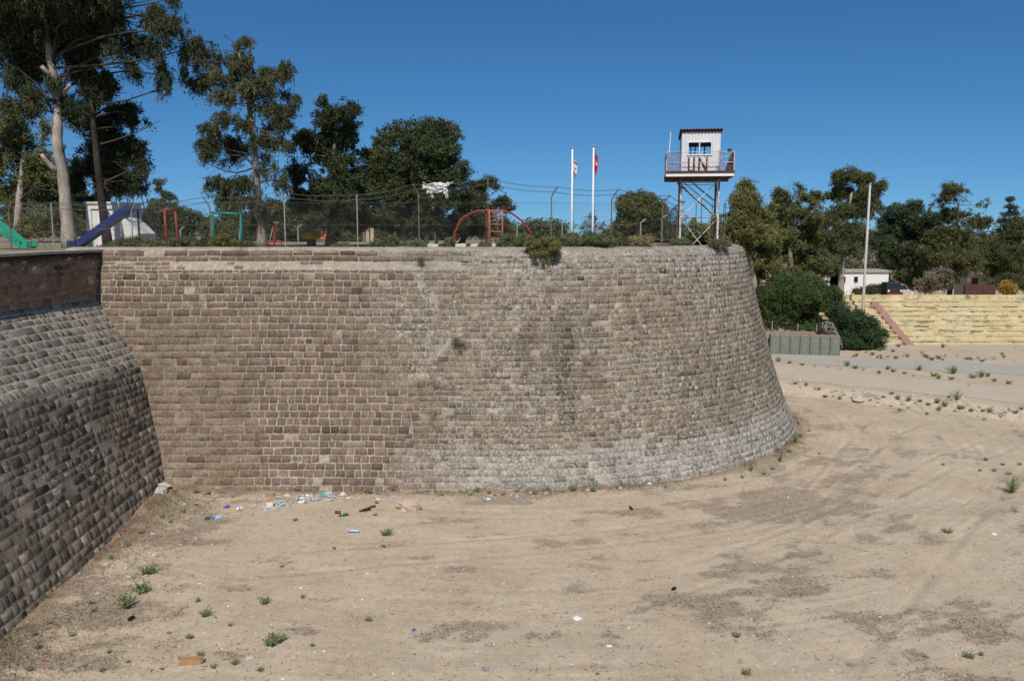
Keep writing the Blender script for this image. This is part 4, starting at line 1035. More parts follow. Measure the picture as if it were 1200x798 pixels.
# pale kerb stones at the back of the wall head
rr = random.Random(8)
for k, (u0, u1) in enumerate([(501, 514), (534, 546), (552, 562), (577, 585), (476, 482)]):
    p, q = at(u0, 288, 36.2), at(u1, 288, 36.2); b = MB(((p.x + q.x) / 2, 36.2, TOP)); w = q.x - p.x
    X_ = [p.x, p.x + w * .3, p.x + w * .7, q.x]; vs = []
    for x in X_:
        for (dy, dz) in ((-.16, -.03), (-.14, .22), (-.05, .30), (.14, .28), (.16, -.03)): vs.append((x + rr.uniform(-.02, .02), 36.2 + dy + rr.uniform(-.02, .02), TOP + dz + rr.uniform(-.025, .025)))
    fs = [(i*5+j, i*5+(j+1) % 5, (i+1)*5+(j+1) % 5, (i+1)*5+j) for i in range(3) for j in range(5)] + [(4,3,2,1,0), (15,16,17,18,19)]
    b.add(vs, fs); o = b.build('kerb_block', M['stonepale']); o.location = ((p.x + q.x) / 2, 36.2, TOP)
    tag(o, ['longest pale stone block on the wall head, left of the climbing arch', 'pale stone block on the wall head below the left end of the climbing arch', 'pale stone block on the wall head below the middle of the climbing arch',
            'short pale stone block right of the orange ladder', 'small pale stone block at the foot of the fence post with the rag'][k], 'stone block', 'stone blocks on the wall head')

# ---- flagpoles and flags
def flagpole(u, v0, label):
    q = at(u, 270, 37.2); zt_ = at(u, v0, 37.2).z; f = thing('flagpole', label, 'flagpole', (q.x, 37.2, TOP))
    b = MB(); H_ = zt_ - TOP; b.tube([(0, 0, -.1), (0, 0, 1.2), (0, 0, H_)], [.05, .046, .038], 10); b.build('pole', M['white'], f, True)
    b = MB(); b.lathe([(.02, H_), (.06, H_ + .02), (.06, H_ + .07), (.02, H_ + .1)], 10); b.build('finial', M['galv'], f, True)
    b = MB(); b.tube([(.075, -.03, .4), (.07, -.03, H_ - .1)], .006, 4); b.build('halyard', M['wire'], f); return f, q.x, H_
f1, fx1, h1 = flagpole(670, 175, 'white flagpole carrying the furled red and white flag')
f2, fx2, h2 = flagpole(694.5, 173, 'white flagpole carrying the limp all red flag')
def flag(name, label, x, z0, z1, w, mat, seed):
    rg = np.random.default_rng(seed); nu, nv_ = 26, 26; vs = []; fs = []; uv = []
    for j in range(nv_ + 1):
        t = j / nv_
        for i in range(nu + 1):
            s_ = i / nu
            drop = s_ * (.30 + .25 * t)                      # the fly end hangs lower
            ww = w * (.35 + .65 * math.sin(PI * min(1, .15 + t * .75)))
            xx = x + .055 + ww * (s_ ** .8) * (.55 + .25 * math.sin(s_ * 9 + t * 2)); yy = 37.2 + .11 * math.sin(s_ * 17 + 2.2 * t) * (.25 + s_) + .03 * math.sin(7 * t)
            vs.append((xx, yy, z0 - (z0 - z1) * (t * .74 + drop * .48))); uv.append((s_, 1 - t))
    k = nu + 1
    for j in range(nv_):
        for i in range(nu): fs.append((j*k+i, j*k+i+1, (j+1)*k+i+1, (j+1)*k+i))
    b = MB((x, 37.2, z0)); b.add(vs, fs); o = b.build(name, mat, None, True); o.location = (x, 37.2, z0)
    ul = o.data.uv_layers.new(name='cloth')
    for l in o.data.loops: ul.data[l.index].uv = uv[l.vertex_index]
    sm = o.modifiers.new('thickness', 'SOLIDIFY'); sm.thickness = .006
    return tag(o, label, 'flag')
def flagmat(name, ground, ink, bands):
    m, nt = new_mat(name); uv = N(nt, 'ShaderNodeUVMap', uv_map='cloth'); sx = N(nt, 'ShaderNodeSeparateXYZ'); nt.links.new(uv.outputs[0], sx.inputs[0])
    U, V_ = sx.outputs[0], sx.outputs[1]
    def disc(cx, cy, r):
        dx = mth(nt, 'MULTIPLY', mth(nt, 'SUBTRACT', U, cx), 1.5); dy = mth(nt, 'SUBTRACT', V_, cy)
        return mth(nt, 'LESS_THAN', mth(nt, 'SQRT', mth(nt, 'ADD', mth(nt, 'MULTIPLY', dx, dx), mth(nt, 'MULTIPLY', dy, dy))), r)
    cres = mth(nt, 'MULTIPLY', disc(.36, .5, .24), mth(nt, 'SUBTRACT', 1., disc(.41, .5, .19)))
    f = mth(nt, 'MAXIMUM', cres, disc(.58, .5, .075))
    if bands:
        for c_ in (.13, .87): f = mth(nt, 'MAXIMUM', f, mth(nt, 'LESS_THAN', mth(nt, 'ABSOLUTE', mth(nt, 'SUBTRACT', V_, c_)), .065))
    finish(nt, mix(nt, f, ground, ink), .8, spec=.1); return m
M['flagwhite'] = flagmat('white_flag_with_red_bands', (.74, .72, .72), (.50, .02, .03), True)
M['flagred'] = flagmat('red_flag_with_white_crescent', (.62, .025, .015), (.74, .72, .7), False)
flag('flag', 'white flag with red bands and red crescent, hanging limp on the left flagpole', fx1, at(0, 187, 37.2).z, at(0, 210, 37.2).z, .26, M['flagwhite'], 1)
flag('flag', 'red flag with a white crescent, hanging limp on the right flagpole', fx2, at(0, 179, 37.2).z, at(0, 207, 37.2).z, .22, M['flagred'], 2)

# ---- watchtower (local axes: x to the right, y away)
wt = thing('watchtower', 'steel legged watchtower with a white corrugated cabin and brown letters', 'watchtower', (10.0, 46.4, TOP), math.radians(-8.5)); wt.scale = (.915, .96, 1.)
b = MB()
def part(n, mat, parent=wt, smooth=False):
    global b; o = b.build(n, mat, parent, smooth); b = MB(); return o
PB, PT = 3.50, 3.78               # platform underside and deck, above the ground
for (x, y) in ((-1.06, -1.05), (1.06, -1.05), (-1.06, 1.05), (1.06, 1.05)):
    b.box((x - .055, y - .055, -.1), (x + .055, y - .035, PB)); b.box((x - .055, y - .033, -.1), (x - .035, y + .055, PB))
    part('leg', M['towersteel'] if y < 0 else M['rustpost'])
zm = 1.55
for (p, q) in (((-1.03,-1.1,zm),(1.03,-1.1,PB-.05)), ((-1.03,-1.14,PB-.3),(1.03,-1.14,zm)), ((-1.03,-1.1,zm-.06),(.25,-1.1,.0)), ((1.03,-1.14,zm-.06),(-.45,-1.14,.0)),
               ((-1.03,-1.12,zm),(1.03,-1.12,zm)), ((-1.03,-1.1,PB-.16),(1.03,-1.1,PB-.16))):
    b.bar(p, q, .10, .04); part('brace', M['towersteel'])
for (p, q) in (((1.1,-1.0,zm),(1.1,1.0,PB-.1)), ((1.1,1.0,zm),(1.1,-1.0,.3)), ((-1.1,-1.0,zm),(-1.1,1.0,PB-.1)), ((-1.03,1.1,PB-.16),(1.03,1.1,PB-.16)), ((-1.03,1.1,zm),(1.03,1.1,zm)), ((1.1,-1,zm),(1.1,1,zm))):
    b.bar(p, q, .05, .03); part('brace', M['rustpost'])
# platform frame, deck, underside joists
b.box((-1.95, -1.75, PT - .04), (1.82, 1.3, PT)); part('deck', M['rustsheet'])
for (lo_, hi_) in (((-1.95,-1.78,PT-.15),(1.82,-1.752,PT-.02)), ((-1.95,1.302,PB+.0),(1.82,1.33,PT-.02)), ((-1.98,-1.78,PT-.15),(-1.953,1.33,PT-.02)), ((1.823,-1.78,PT-.15),(1.85,1.33,PT-.02))):
    b.box(lo_, hi_); part('edge_beam', M['white'] if lo_[1] < -1.7 and hi_[1] < 0 else M['rustpost'])
for k in range(7):
    x = -1.75 + k * .57; b.box((x - .03, -1.74, PT - .17), (x + .03, 1.29, PT - .045)); part('joist', M['rustsheet'])
b.box((-1.94, -1.74, PT - .11), (1.81, 1.29, PT - .09)); part('soffit', M['rustsheet'])
b.box((-1.95, -1.80, PT), (1.84, -1.77, PT + .13)); part('toe_board', M['rustsheet'])
# cabin of corrugated sheets with openings
def corr(p, q, z0, z1, holes=()):
    """corrugated wall from p to q; holes (s0,s1,za,zb)"""
    p = Vector((*p, 0)); q = Vector((*q, 0)); d = q - p; L_ = d.length; d.normalize(); n_ = Vector((d.y, -d.x, 0))
    xs = list(np.arange(0, L_, .032)) + [L_]
    zs = sorted(set([z0, z1] + [h for hh in holes for h in hh[2:]]))
    for a_, c_ in zip(xs[:-1], xs[1:]):
        oa, oc = [.018 * (1 if math.sin(2 * PI * t / .19) > 0 else -1) * min(1, abs(math.sin(2 * PI * t / .19)) * 2.2) for t in (a_, c_)]
        for za, zb_ in zip(zs[:-1], zs[1:]):
            m_ = (a_ + c_) / 2; zz = (za + zb_) / 2
            if any(h[0] < m_ < h[1] and h[2] < zz < h[3] for h in holes): continue
            A, B = p + d * a_ + n_ * oa, p + d * c_ + n_ * oc; A2, B2 = A - n_ * .02, B - n_ * .02
            zu = Vector((0, 0, 1))
            b.add([A + zu * za, B + zu * za, B + zu * zb_, A + zu * zb_, A2 + zu * za, B2 + zu * za, B2 + zu * zb_, A2 + zu * zb_], [(0,1,2,3),(7,6,5,4)])
CB, CTf, CTb = PT, PT + 2.24, PT + 2.0
corr((-1.07, -1.07), (1.07, -1.07), CB, CTf, [(.34, 1.66, PT + 1.02, PT + 1.62)]); part('front_wall', M['cabin'])
corr((1.07, 1.07), (-1.07, 1.07), CB, CTb, [(.36, 1.75, PT + .98, PT + 1.58)]); part('back_wall', M['cabin'])
corr((-1.07, 1.07), (-1.07, -1.07), CB, CTb, [(.5, 1.5, PT + 1.02, PT + 1.62)]); part('side_wall', M['cabin'])
corr((1.07, -1.07), (1.07, 1.07), CB, CTb, [(.5, 1.2, PT + .02, PT + 1.9)]); part('side_wall', M['cabin'])
for s_ in (-1, 1):
    b.add([(s_*1.06,-1.06,CTb),(s_*1.06,1.06,CTb),(s_*1.06,-1.06,CTf-.01),(s_*1.05,-1.06,CTb),(s_*1.05,1.06,CTb),(s_*1.05,-1.06,CTf-.01)], [(0,1,2),(5,4,3),(0,2,5,3),(1,4,5,2)]); part('gable', M['cabin'])
fw_ = None
b.box((-.76, -1.13, PT + .96), (.62, -1.09, PT + 1.02)); b.box((-.76, -1.13, PT + 1.62), (.62, -1.09, PT + 1.67)); b.box((-.76,-1.13,PT+1.022),(-.70,-1.09,PT+1.618)); b.box((.56,-1.13,PT+1.022),(.62,-1.09,PT+1.618)); b.box((-.11,-1.125,PT+1.022),(-.06,-1.09,PT+1.618))
part('window_frame', M['white'])
for k in range(2):
    b.box((-.70 + k * .64, -.80, PT + 1.44), (-.12 + k * .68, -.78, PT + 1.62)); part('blind', M['dark'])
for x in (-.45, -.2, .35):
    b.bar((x, .9, PT), (x, .9, PT + 2.0), .07, .05); part('stud', M['dark'])
# roof of corrugated rusty sheet
vs = []; fs = []; xs = np.linspace(-1.2, 1.2, 61)
for x in xs:
    o_ = .025 * math.sin(2 * PI * x / .17)
    for (y, z) in ((-1.24, CTf + .03 + o_), (1.24, CTb - .03 + o_)): vs += [(x, y, z + .03), (x, y, z - .0)]
for i in range(60): k = i * 4; fs += [(k,k+2,k+6,k+4), (k+1,k+5,k+7,k+3), (k,k+4,k+5,k+1), (k+2,k+3,k+7,k+6)]
fs += [(0,1,3,2), (240,242,243,241)]
b.add(vs, fs); part('roof', M['rustsheet'])
b.box((-1.12, -1.14, CTf - .10), (1.12, -1.10, CTf)); part('fascia', M['rustsheet'])
# letters U N on the front wall
LZ0, LZ1, yl = PT + .16, PT + .86, -1.112
for (x0, x1) in ((-.71, -.60), (-.43, -.32)): pass
b.box((-.71, yl - .012, LZ0), (-.61, yl, LZ1)); b.box((-.42, yl - .012, LZ0), (-.32, yl, LZ1)); b.box((-.609, yl - .012, LZ0 - .02), (-.421, yl, LZ0 + .06)); part('letter_u', M['rustsheet'])
b.box((-.13, yl - .012, LZ0 - .02), (-.04, yl, LZ1)); b.box((.30, yl - .012, LZ0 - .02), (.39, yl, LZ1)); b.add([(-.038,yl-.012,LZ1),(-.038,yl-.012,LZ1-.2),(.298,yl-.012,LZ0-.02),(.298,yl-.012,LZ0+.18),(-.038,yl,LZ1),(-.038,yl,LZ1-.2),(.298,yl,LZ0-.02),(.298,yl,LZ0+.18)], [(0,1,2,3),(7,6,5,4),(0,4,5,1),(1,5,6,2),(2,6,7,3),(3,7,4,0)]); part('letter_n', M['rustsheet'])
# railing
for (x, y) in ((-1.93,-1.73),(-1.1,-1.73),(0.0,-1.73),(1.1,-1.73),(1.8,-1.73),(1.8,-.2),(1.8,1.28),(-1.93,1.28),(-1.93,-.2)):
    b.bar((x, y, PT), (x, y, PT + 1.08), .04); part('railing_post', M['towersteel'])
for z in (.55, 1.08):
    for (p, q) in (((-1.93,-1.73),(1.8,-1.73)), ((1.8,-1.73),(1.8,1.28)), ((-1.93,-1.73),(-1.93,1.28)), ((-1.93,1.28),(1.8,1.28))):
        b.tube([(*p, PT + z), (*q, PT + z)], .018, 6); part('rail', M['towersteel'])
m, nt = new_mat('smoky_plastic_mesh'); pr = N(nt, 'ShaderNodeBsdfPrincipled'); pr.inputs['Base Color'].default_value = (.22, .22, .32, 1); pr.inputs['Roughness'].default_value = .4
tr = N(nt, 'ShaderNodeBsdfTransparent'); mx = N(nt, 'ShaderNodeMixShader'); mx.inputs[0].default_value = .33; o_ = N(nt, 'ShaderNodeOutputMaterial')
nt.links.new(tr.outputs[0], mx.inputs[1]); nt.links.new(pr.outputs[0], mx.inputs[2]); nt.links.new(mx.outputs[0], o_.inputs[0]); M['smoky'] = m
for (x0, x1) in ((-1.9, -1.13), (.92, 1.22)):
    b.box((x0, -1.70, PT + .14), (x1, -1.685, PT + 1.12)); part('screen_panel', M['smoky'])
b.box((-1.91, -1.68, PT + .14), (-1.9, 1.25, PT + 1.1)); part('screen_panel', M['smoky'])
b.add([(1.77,-1.66,PT+.02),(1.77,-.1,PT+.02),(1.77,-.3,PT+1.0),(1.77,-1.66,PT+1.12),(1.75,-1.66,PT+.02),(1.75,-.1,PT+.02),(1.75,-.3,PT+1.0),(1.75,-1.66,PT+1.12)], [(0,1,2,3),(7,6,5,4),(0,4,5,1),(1,5,6,2),(2,6,7,3),(3,7,4,0)]); part('rusty_plate', M['rustsheet'])
b.add([(1.30,-1.66,PT+.02),(1.74,-1.66,PT+.02),(1.74,-1.66,PT+1.1),(1.55,-1.66,PT+.8),(1.34,-1.66,PT+.25),(1.30,-1.64,PT+.02),(1.74,-1.64,PT+.02),(1.74,-1.64,PT+1.1),(1.55,-1.64,PT+.8),(1.34,-1.64,PT+.25)], [(0,1,2,3,4),(9,8,7,6,5),(0,5,6,1),(1,6,7,2),(2,7,8,3),(3,8,9,4),(4,9,5,0)]); part('rusty_plate', M['rustsheet'])
b.box((1.42, -1.80, PT + 1.1), (1.64, -1.60, PT + 1.22)); b.tube([(1.53, -1.80, PT + 1.16), (1.53, -1.86, PT + 1.16)], [.07, .085], 10); part('searchlight', M['rustsheet'])
b.tube([(-1.86, -1.5, PT + .1), (-1.72, -1.45, PT + 2.15)], [.03, .022], 7); part('antenna', M['white'])
# stairs under the platform, at the back
for y in (1.45, 2.1):
    b.bar((-1.15, y, PB), (1.05, y, 1.75), .16, .05, up=(0, 0, 1)); part('stringer', M['rustpost'])
    b.tube([(-.75, y, PB + .35), (1.05, y, 2.5)], .02, 5); b.tube([(-.75, y, PB - .02), (1.05, y, 2.12)], .014, 5); part('handrail', M['dark'])
for k in range(9):
    t = (k + .5) / 9; x = -1.15 + 2.2 * t; z = PB + (1.75 - PB) * t; b.box((x - .11, 1.48, z - .015), (x + .11, 2.07, z + .015)); part('tread', M['rustpost'])
b.box((1.05, 1.3, 1.62), (1.75, 2.3, 1.68)); part('landing', M['rustpost'])
for (x, y) in ((.0, 1.6), (.35, 2.05), (1.0, 2.2), (1.7, 2.25), (1.7, 1.35)):
    b.bar((x, y, -.1), (x, y, 2.4 if x > .8 else 2.75), .035); part('stair_post', M['rustpost'])

# ------------------------------------------------------------------ beyond the ditch
mast_b = at(1011, 357, 75.2); mast = thing('tall_mast', 'tall pale tapering mast at the left end of the yellow terrace', 'mast', (mast_b.x, 75.2, gz(mast_b.x, 75.2)))
zt_ = at(1016, 217, 75.2); b = MB(); b.tube([(0, 0, 0), (.03, 0, 4), (.10, 0, zt_.z - mast.location.z)], [.14, .12, .085], 12); b.build('shaft', M['fargrey2'] if 'fargrey2' in M else plain('pale_grey_paint', (.50, .47, .43), .7, .2, 3, .2), mast, True)
b = MB(); b.lathe([(.09, zt_.z - mast.location.z), (.11, zt_.z - mast.location.z + .02), (.1, zt_.z - mast.location.z + .12), (.02, zt_.z - mast.location.z + .16)], 10); o = b.build('cap', M['galv'], mast); o.location.x = .10
# terrace
m, nt = new_mat('peeling_yellow_paint')
gn = N(nt, 'ShaderNodeNewGeometry'); mp_ = N(nt, 'ShaderNodeMapping'); mp_.inputs['Scale'].default_value = (1, 1, 1.6); nt.links.new(gn.outputs['Position'], mp_.inputs[0])
n1 = noise(nt, 1.1, 9, .72, vec=mp_.outputs[0]); n2 = noise(nt, .35, 4, .6); n3 = noise(nt, 4., 7, .7)
c = mix(nt, ramp(nt, n2.outputs[0], [(.35, 0.), (.65, 1.)]).outputs[0], (.62, .50, .265), (.68, .58, .36))
c = mix(nt, 1., c, ramp(nt, n3.outputs[0], [(.3, .78), (.65, 1.06)]).outputs[0], 'MULTIPLY')
c = mix(nt, ramp(nt, n1.outputs[0], [(.525, 0.), (.60, .85)]).outputs[0], c, (.30, .25, .17)); c = mix(nt, ramp(nt, n1.outputs[0], [(.63, 0.), (.69, 1.)]).outputs[0], c, (.10, .085, .065))
finish(nt, c, .9, n3.outputs[0], .3, .03, .08); M['yellowpaint'] = m
M['pinkpaint'] = plain('faded_pink_paint', (.43, .26, .215), .9, .4, 4, .08, rust=.16, rustcol=(.34, .28, .22))
X0, X1, YB, ZB, RISE, TREAD, NT = 27.2, 62.0, 70.9, .5, .345, .87, 9
ter = thing('terrace_stand', 'peeling yellow concrete terrace of stepped seats with a faded pink stair', 'grandstand', ((X0 + X1) / 2, YB, ZB)); off = ter.location.copy(); rr = random.Random(5)
for k in range(NT):
    y0 = YB + k * TREAD; z1 = ZB + (k + 1) * RISE; b = MB(off)
    b.box((X0, y0 + .10, ZB - .4), (X1, y0 + TREAD + .09, z1 - .095))
    x = X0
    while x < X1 - .05:                               # the seat slabs, some broken short or missing
        w = min(rr.uniform(.9, 3.2), X1 - x)
        if 1.5 < k < 7.5 and x > 33.6 and rr.random() < .12: x += w * .5; continue
        dz = rr.uniform(-.006, .006); b.box((x + .006, y0 + rr.uniform(.02, .09), z1 - .092 + dz), (x + w - .006, y0 + TREAD + .06, z1 + dz)); x += w
    for _ in range(16 if k > 0 else 3):                  # patches where the riser has been hacked open
        pass
    b.build('tier', M['yellowpaint'], ter)
M['darkgap'] = plain('dark_broken_concrete', (.17, .14, .10), .95, .5, 6, .05)
for k in range(1, NT - 1):                                # broken dark slots in the risers
    y0 = YB + k * TREAD; z1 = ZB + (k + 1) * RISE; b = MB(off); x = 34.6 + rr.random()
    while x < X1 - 1:
        w = rr.uniform(.3, 1.7)
        if rr.random() < (.75 if 2 <= k <= 6 else .3):
            h = rr.uniform(.05, .12); b = MB(off); b.add([(x, y0 + .092, z1 - .10 - h * rr.uniform(.6, 1)), (x + w * .4, y0 + .092, z1 - .10 - h), (x + w, y0 + .092, z1 - .10 - h * rr.uniform(.5, 1)), (x + w, y0 + .092, z1 - .10), (x, y0 + .092, z1 - .10)], [(0, 1, 2, 3, 4)]); b.build('riser_hollow', M['darkgap'], ter)
        x += w + rr.uniform(.2, 1.5)
b = MB(off); b.box((X0, YB + NT * TREAD + .1, ZB - .2), (X1, YB + NT * TREAD + .4, ZB + NT * RISE + .46)); b.build('back_wall', M['yellowpaint'], ter)
xs0, xs1 = 32.75, 33.4
for k in range(2 * NT - 1):
    y0 = YB - .52 + k * TREAD / 2; z1 = ZB + (k + 1) * RISE / 2 + .03; j = rr.uniform(-.04, .04)
    b = MB(off); b.box((xs0 + j, y0, ZB - .1), (xs1 + j, y0 + TREAD / 2 - .004, z1)); b.build('stair_step', M['pinkpaint'], ter)

# green earth filled barriers
M['geo'] = plain('faded_green_fabric', (.225, .245, .19), .9, .3, 4, .08)
m_ = None
HG = 'green earth filled barriers beside the road'
def barrier(root=None):
    pass
ba = onz(902, 415, .5); bb = onz(984, 417, .5); nb = 7; dvec = (bb - ba) / nb; ang = math.atan2(dvec.y, dvec.x); wb = dvec.length; HBAR = 1.42
first = None
M['fillsoil'] = plain('dry_fill_soil', (.27, .21, .15), .97, .35, 5, .05)
for k in range(nb):
    c = ba + dvec * (k + .5)
    if first is None:
        first = thing('earth_barrier', '', 'barrier', c, ang, HG)
        b = MB(); n_ = 9; vs = []; fs = []
        for i in range(n_ + 1):
            for j in range(n_ + 1):
                t, q = i / n_, j / n_; bul = .09 * math.sin(PI * t) ** .5 * (.6 + .4 * math.sin(PI * q)) + .012 * math.sin(i * 2.1 + j * 1.3)
                vs.append((-wb / 2 + .03 + (wb - .06) * t, -bul, HBAR * q * (1 - .02 * math.sin(PI * t))))
        m1 = n_ + 1; fs = [(i*m1+j, (i+1)*m1+j, (i+1)*m1+j+1, i*m1+j+1) for i in range(n_) for j in range(n_)]
        b.add(vs, fs); b.add([(-wb/2+.01,0,0),(wb/2-.01,0,0),(wb/2-.01,1.0,0),(-wb/2+.01,1.0,0),(-wb/2+.01,0,HBAR),(wb/2-.01,0,HBAR),(wb/2-.01,1.0,HBAR),(-wb/2+.01,1.0,HBAR)], [(1,2,6,5),(2,3,7,6),(3,0,4,7)])
        b.build('fabric_box', M['geo'], first, True)
        b = MB()
        for x in np.linspace(-wb / 2 + .02, wb / 2 - .02, 6): b.tube([(x, -.10, 0), (x, -.10, HBAR)], .006, 4)
        for z in np.linspace(.05, HBAR, 8): b.tube([(-wb / 2 + .02, -.105, z), (wb / 2 - .02, -.105, z)], .006, 4)
        b.build('wire_cage', M['galv'], first)
        b = MB(); vs = []; rg = np.random.default_rng(4)
        for i in range(6):
            for j in range(5): vs.append((-wb/2+.01+(wb-.02)*i/5, .01+.98*j/4, HBAR - .02 + (.16 if 0 < j else .03) * rg.random()))
        b.add(vs, [(i*5+j,(i+1)*5+j,(i+1)*5+j+1,i*5+j+1) for i in range(5) for j in range(4)]); b.build('earth_fill', M['fillsoil'], first, True)
        r = first
    else: r = dup(first, c, ang + random.uniform(-.03, .03))
    r['label'] = ['green fabric earth barrier closest to the bastion wall', 'green earth barrier second from the bastion wall', 'green earth barrier third from the bastion wall', 'green earth barrier in the middle of the row of seven', 'green earth barrier third from the wire frame end', 'green earth barrier second from the wire frame end', 'green earth barrier at the right end of the row below the bent wire frame'][k]
# earth bank behind with an old wire fence
b = MB(); rg = np.random.default_rng(14); vs = []; nn = 22
pa, pb = ba + Vector((-.5, 1.0, 0)), bb + Vector((-.9, 1.0, 0))
for i in range(nn + 1):
    for j in range(7):
        q = pa.lerp(pb, i / nn); q.y += j * .55; q.z = [.4, 1.75, 1.95, 2.05, 2.0, 1.5, .3][j] + rg.normal() * .07 if 0 < i < nn else .4; vs.append(q)
b.add(vs, [(i*7+j,(i+1)*7+j,(i+1)*7+j+1,i*7+j+1) for i in range(nn) for j in range(6)])
tag(b.build('earth_bank', M['fillsoil'], None, True), kind='structure')
wf = thing('wire_fence', 'short wire fence with grey posts on the bank above the green barriers', 'fence', (21, 67.6, 2.2)); off = Vector((21, 67.6, 2.2)); prv = None
for (u, v) in ((886, 374), (905, 376), (935, 379), (957, 380), (968, 380)):
    tp = at(u, v, 67.6); b = MB(off); b.tube([(tp.x, 67.6, 2.0), (tp.x + .02, 67.6, tp.z)], .04, 6); b.build('post', M['galv'], wf)
    if prv:
        b = MB(off)
        for dz in (-.1, -.35, -.6, -.85): b.tube([prv + Vector((0, 0, dz)), tp + Vector((0, 0, dz))], .008, 3, cap=False)
        b.build('line_wire', M['wire'], wf)
    prv = tp
# bent wire frame at the end of the barriers
b = MB((0, 0, 0)); Yq = 65.6; Pq = lambda u, v, dy=0: at(u, v, Yq) + Vector((0, dy, 0))
for pts in ([(964,384,0),(965,379,.2),(970,377.5,.3),(977,379,.3),(980,384,.2),(985,399,0),(987,408,-.1)], [(964,384,0),(968,388,.5),(975,390,.5),(981,388,.2)], [(965,380,.6),(972,379,.9),(979,381,.7),(983,392,.4),(986,404,.2)],
            [(966,385,.1),(970,379,.2)], [(970,388,.3),(974,378,.3)], [(974,390,.4),(979,381,.3)], [(978,389,.3),(982,392,.1)], [(967,384,.2),(975,384,.4),(981,386,.2)], [(966,381,.2),(974,382,.6),(980,385,.3)], [(980,396,.2),(985,399,0)], [(969,392,.5),(966,386,.1)]):
    b.tube([Pq(*p) for p in pts], .022, 5)
tag(b.build('bent_wire_frame', M['galv']), 'bent galvanised wire frame leaning over the end of the green barriers', 'wire frame')
# white house
Yh = 128; zb_ = gz(53, Yh); xl, xr = at(988, 330, Yh).x, at(1041, 330, Yh).x; ztp = at(0, 319, Yh).z; hs = thing('white_house', 'small flat roofed white house with two dark windows behind the mast', 'house', ((xl + xr) / 2, Yh, zb_)); off = hs.location.copy()
b = MB(off); wz0, wz1 = at(0, 331, Yh).z, at(0, 324.5, Yh).z; wx = [(at(1002, 0, Yh).x, at(1007.5, 0, Yh).x), (at(1017.5, 0, Yh).x, at(1022.5, 0, Yh).x)]
xs_ = [xl, wx[0][0], wx[0][1], wx[1][0], wx[1][1], xr]
for i in range(5):
    if i % 2 == 0: b.box((xs_[i], Yh, zb_ - .1), (xs_[i+1], Yh + 4.5, ztp))
    else: b.box((xs_[i], Yh, zb_ - .1), (xs_[i+1], Yh + 4.5, wz0)); b.box((xs_[i], Yh, wz1), (xs_[i+1], Yh + 4.5, ztp)); b.box((xs_[i], Yh + .3, wz0), (xs_[i+1], Yh + 4.5, wz1))
b.build('wall', M['white'], hs)
for (xa, xb) in wx:
    b = MB(off); b.box((xa + .01, Yh + .2, wz0 + .01), (xb - .01, Yh + .28, wz1 - .01)); w_ = b.build('window', M['black'], hs)
    b = MB(off); b.box((xa - .05, Yh - .06, wz0 - .10), (xb + .05, Yh - .003, wz0 - .003)); b.build('sill', M['gatestone'], w_)
b = MB(off); b.box((xl - .3, Yh - .3, ztp + .003), (xr + .3, Yh + 4.8, ztp + .28)); b.build('roof', M['concrete'], hs)
# small beige shed and dark wall behind the terrace
Yh = 108; zb_ = gz(55, Yh); xl, xr = at(1133, 330, Yh).x, at(1156, 330, Yh).x; sh = thing('beige_shed', 'little beige shed with a low gable roof under the umbrella eucalyptus', 'shed', ((xl + xr) / 2, Yh, zb_)); off = sh.location.copy(); zw, zp = at(0, 323, Yh).z, at(0, 318, Yh).z
b = MB(off); b.box((xl, Yh, zb_ - .1), (xr, Yh + 3, zw)); b.build('wall', M['stonepale'], sh)
b = MB(off); xm = (xl + xr) / 2; b.add([(xl-.2,Yh-.2,zw+.003),(xr+.2,Yh-.2,zw+.003),(xm,Yh-.2,zp),(xl-.2,Yh+3.2,zw+.003),(xr+.2,Yh+3.2,zw+.003),(xm,Yh+3.2,zp)], [(0,1,2),(5,4,3),(0,2,5,3),(1,4,5,2),(0,3,4,1)]); b.build('roof', M['stonepale'], sh)
b = MB(off); b.box((xl + .6, Yh - .03, zb_), (xl + 1.4, Yh - .003, zw - .3)); b.build('door', M['rustsheet'], sh)
Yh = 82; xl, xr = at(1131, 340, Yh).x, at(1167, 340, Yh).x; zb_ = gz(xl, Yh); zt_ = at(0, 333.5, Yh).z
b = MB(((xl + xr) / 2, Yh, zb_)); x = xl; rr = random.Random(9)
while x < xr - .05:
    w = min(.42, xr - x); b.box((x + .003, Yh + rr.uniform(-.015, .015), zb_ - .2), (x + w - .003, Yh + .3, zt_ + rr.uniform(-.03, .03))); x += w
o = b.build('dark_wall', M['rustsheet']); o.location = ((xl + xr) / 2, Yh, zb_); tag(o, 'low dark brown board wall on top of the terrace in the shade of trees', 'wall')
# parked truck seen from the front
Yh = 86; q = at(1048.5, 343, Yh); zb_ = gz(q.x, Yh); tk = thing('parked_vehicle', 'dark vehicle with a red bumper and red roof lamp parked nose on behind the terrace', 'vehicle', (q.x, Yh, zb_))
b = MB(); b.box((-.95, 0, .45), (.95, 2.0, 1.05)); b.add([(-.9,0.05,1.053),(.9,0.05,1.053),(.82,.35,1.75),(-.82,.35,1.75),(-.9,1.9,1.053),(.9,1.9,1.053),(.82,1.8,1.75),(-.82,1.8,1.75)], [(0,1,2,3),(5,4,7,6),(1,5,6,2),(4,0,3,7),(3,2,6,7)]); b.build('cab', M['dark'], tk)
b = MB(); b.add([(-.82,.06,1.1),(.82,.06,1.1),(.76,.31,1.68),(-.76,.31,1.68),(-.82,.03,1.1),(.82,.03,1.1),(.76,.28,1.68),(-.76,.28,1.68)], [(3,2,1,0),(4,5,6,7),(0,1,5,4),(1,2,6,5),(2,3,7,6),(3,0,4,7)]); b.build('windscreen', M['glass'], tk)
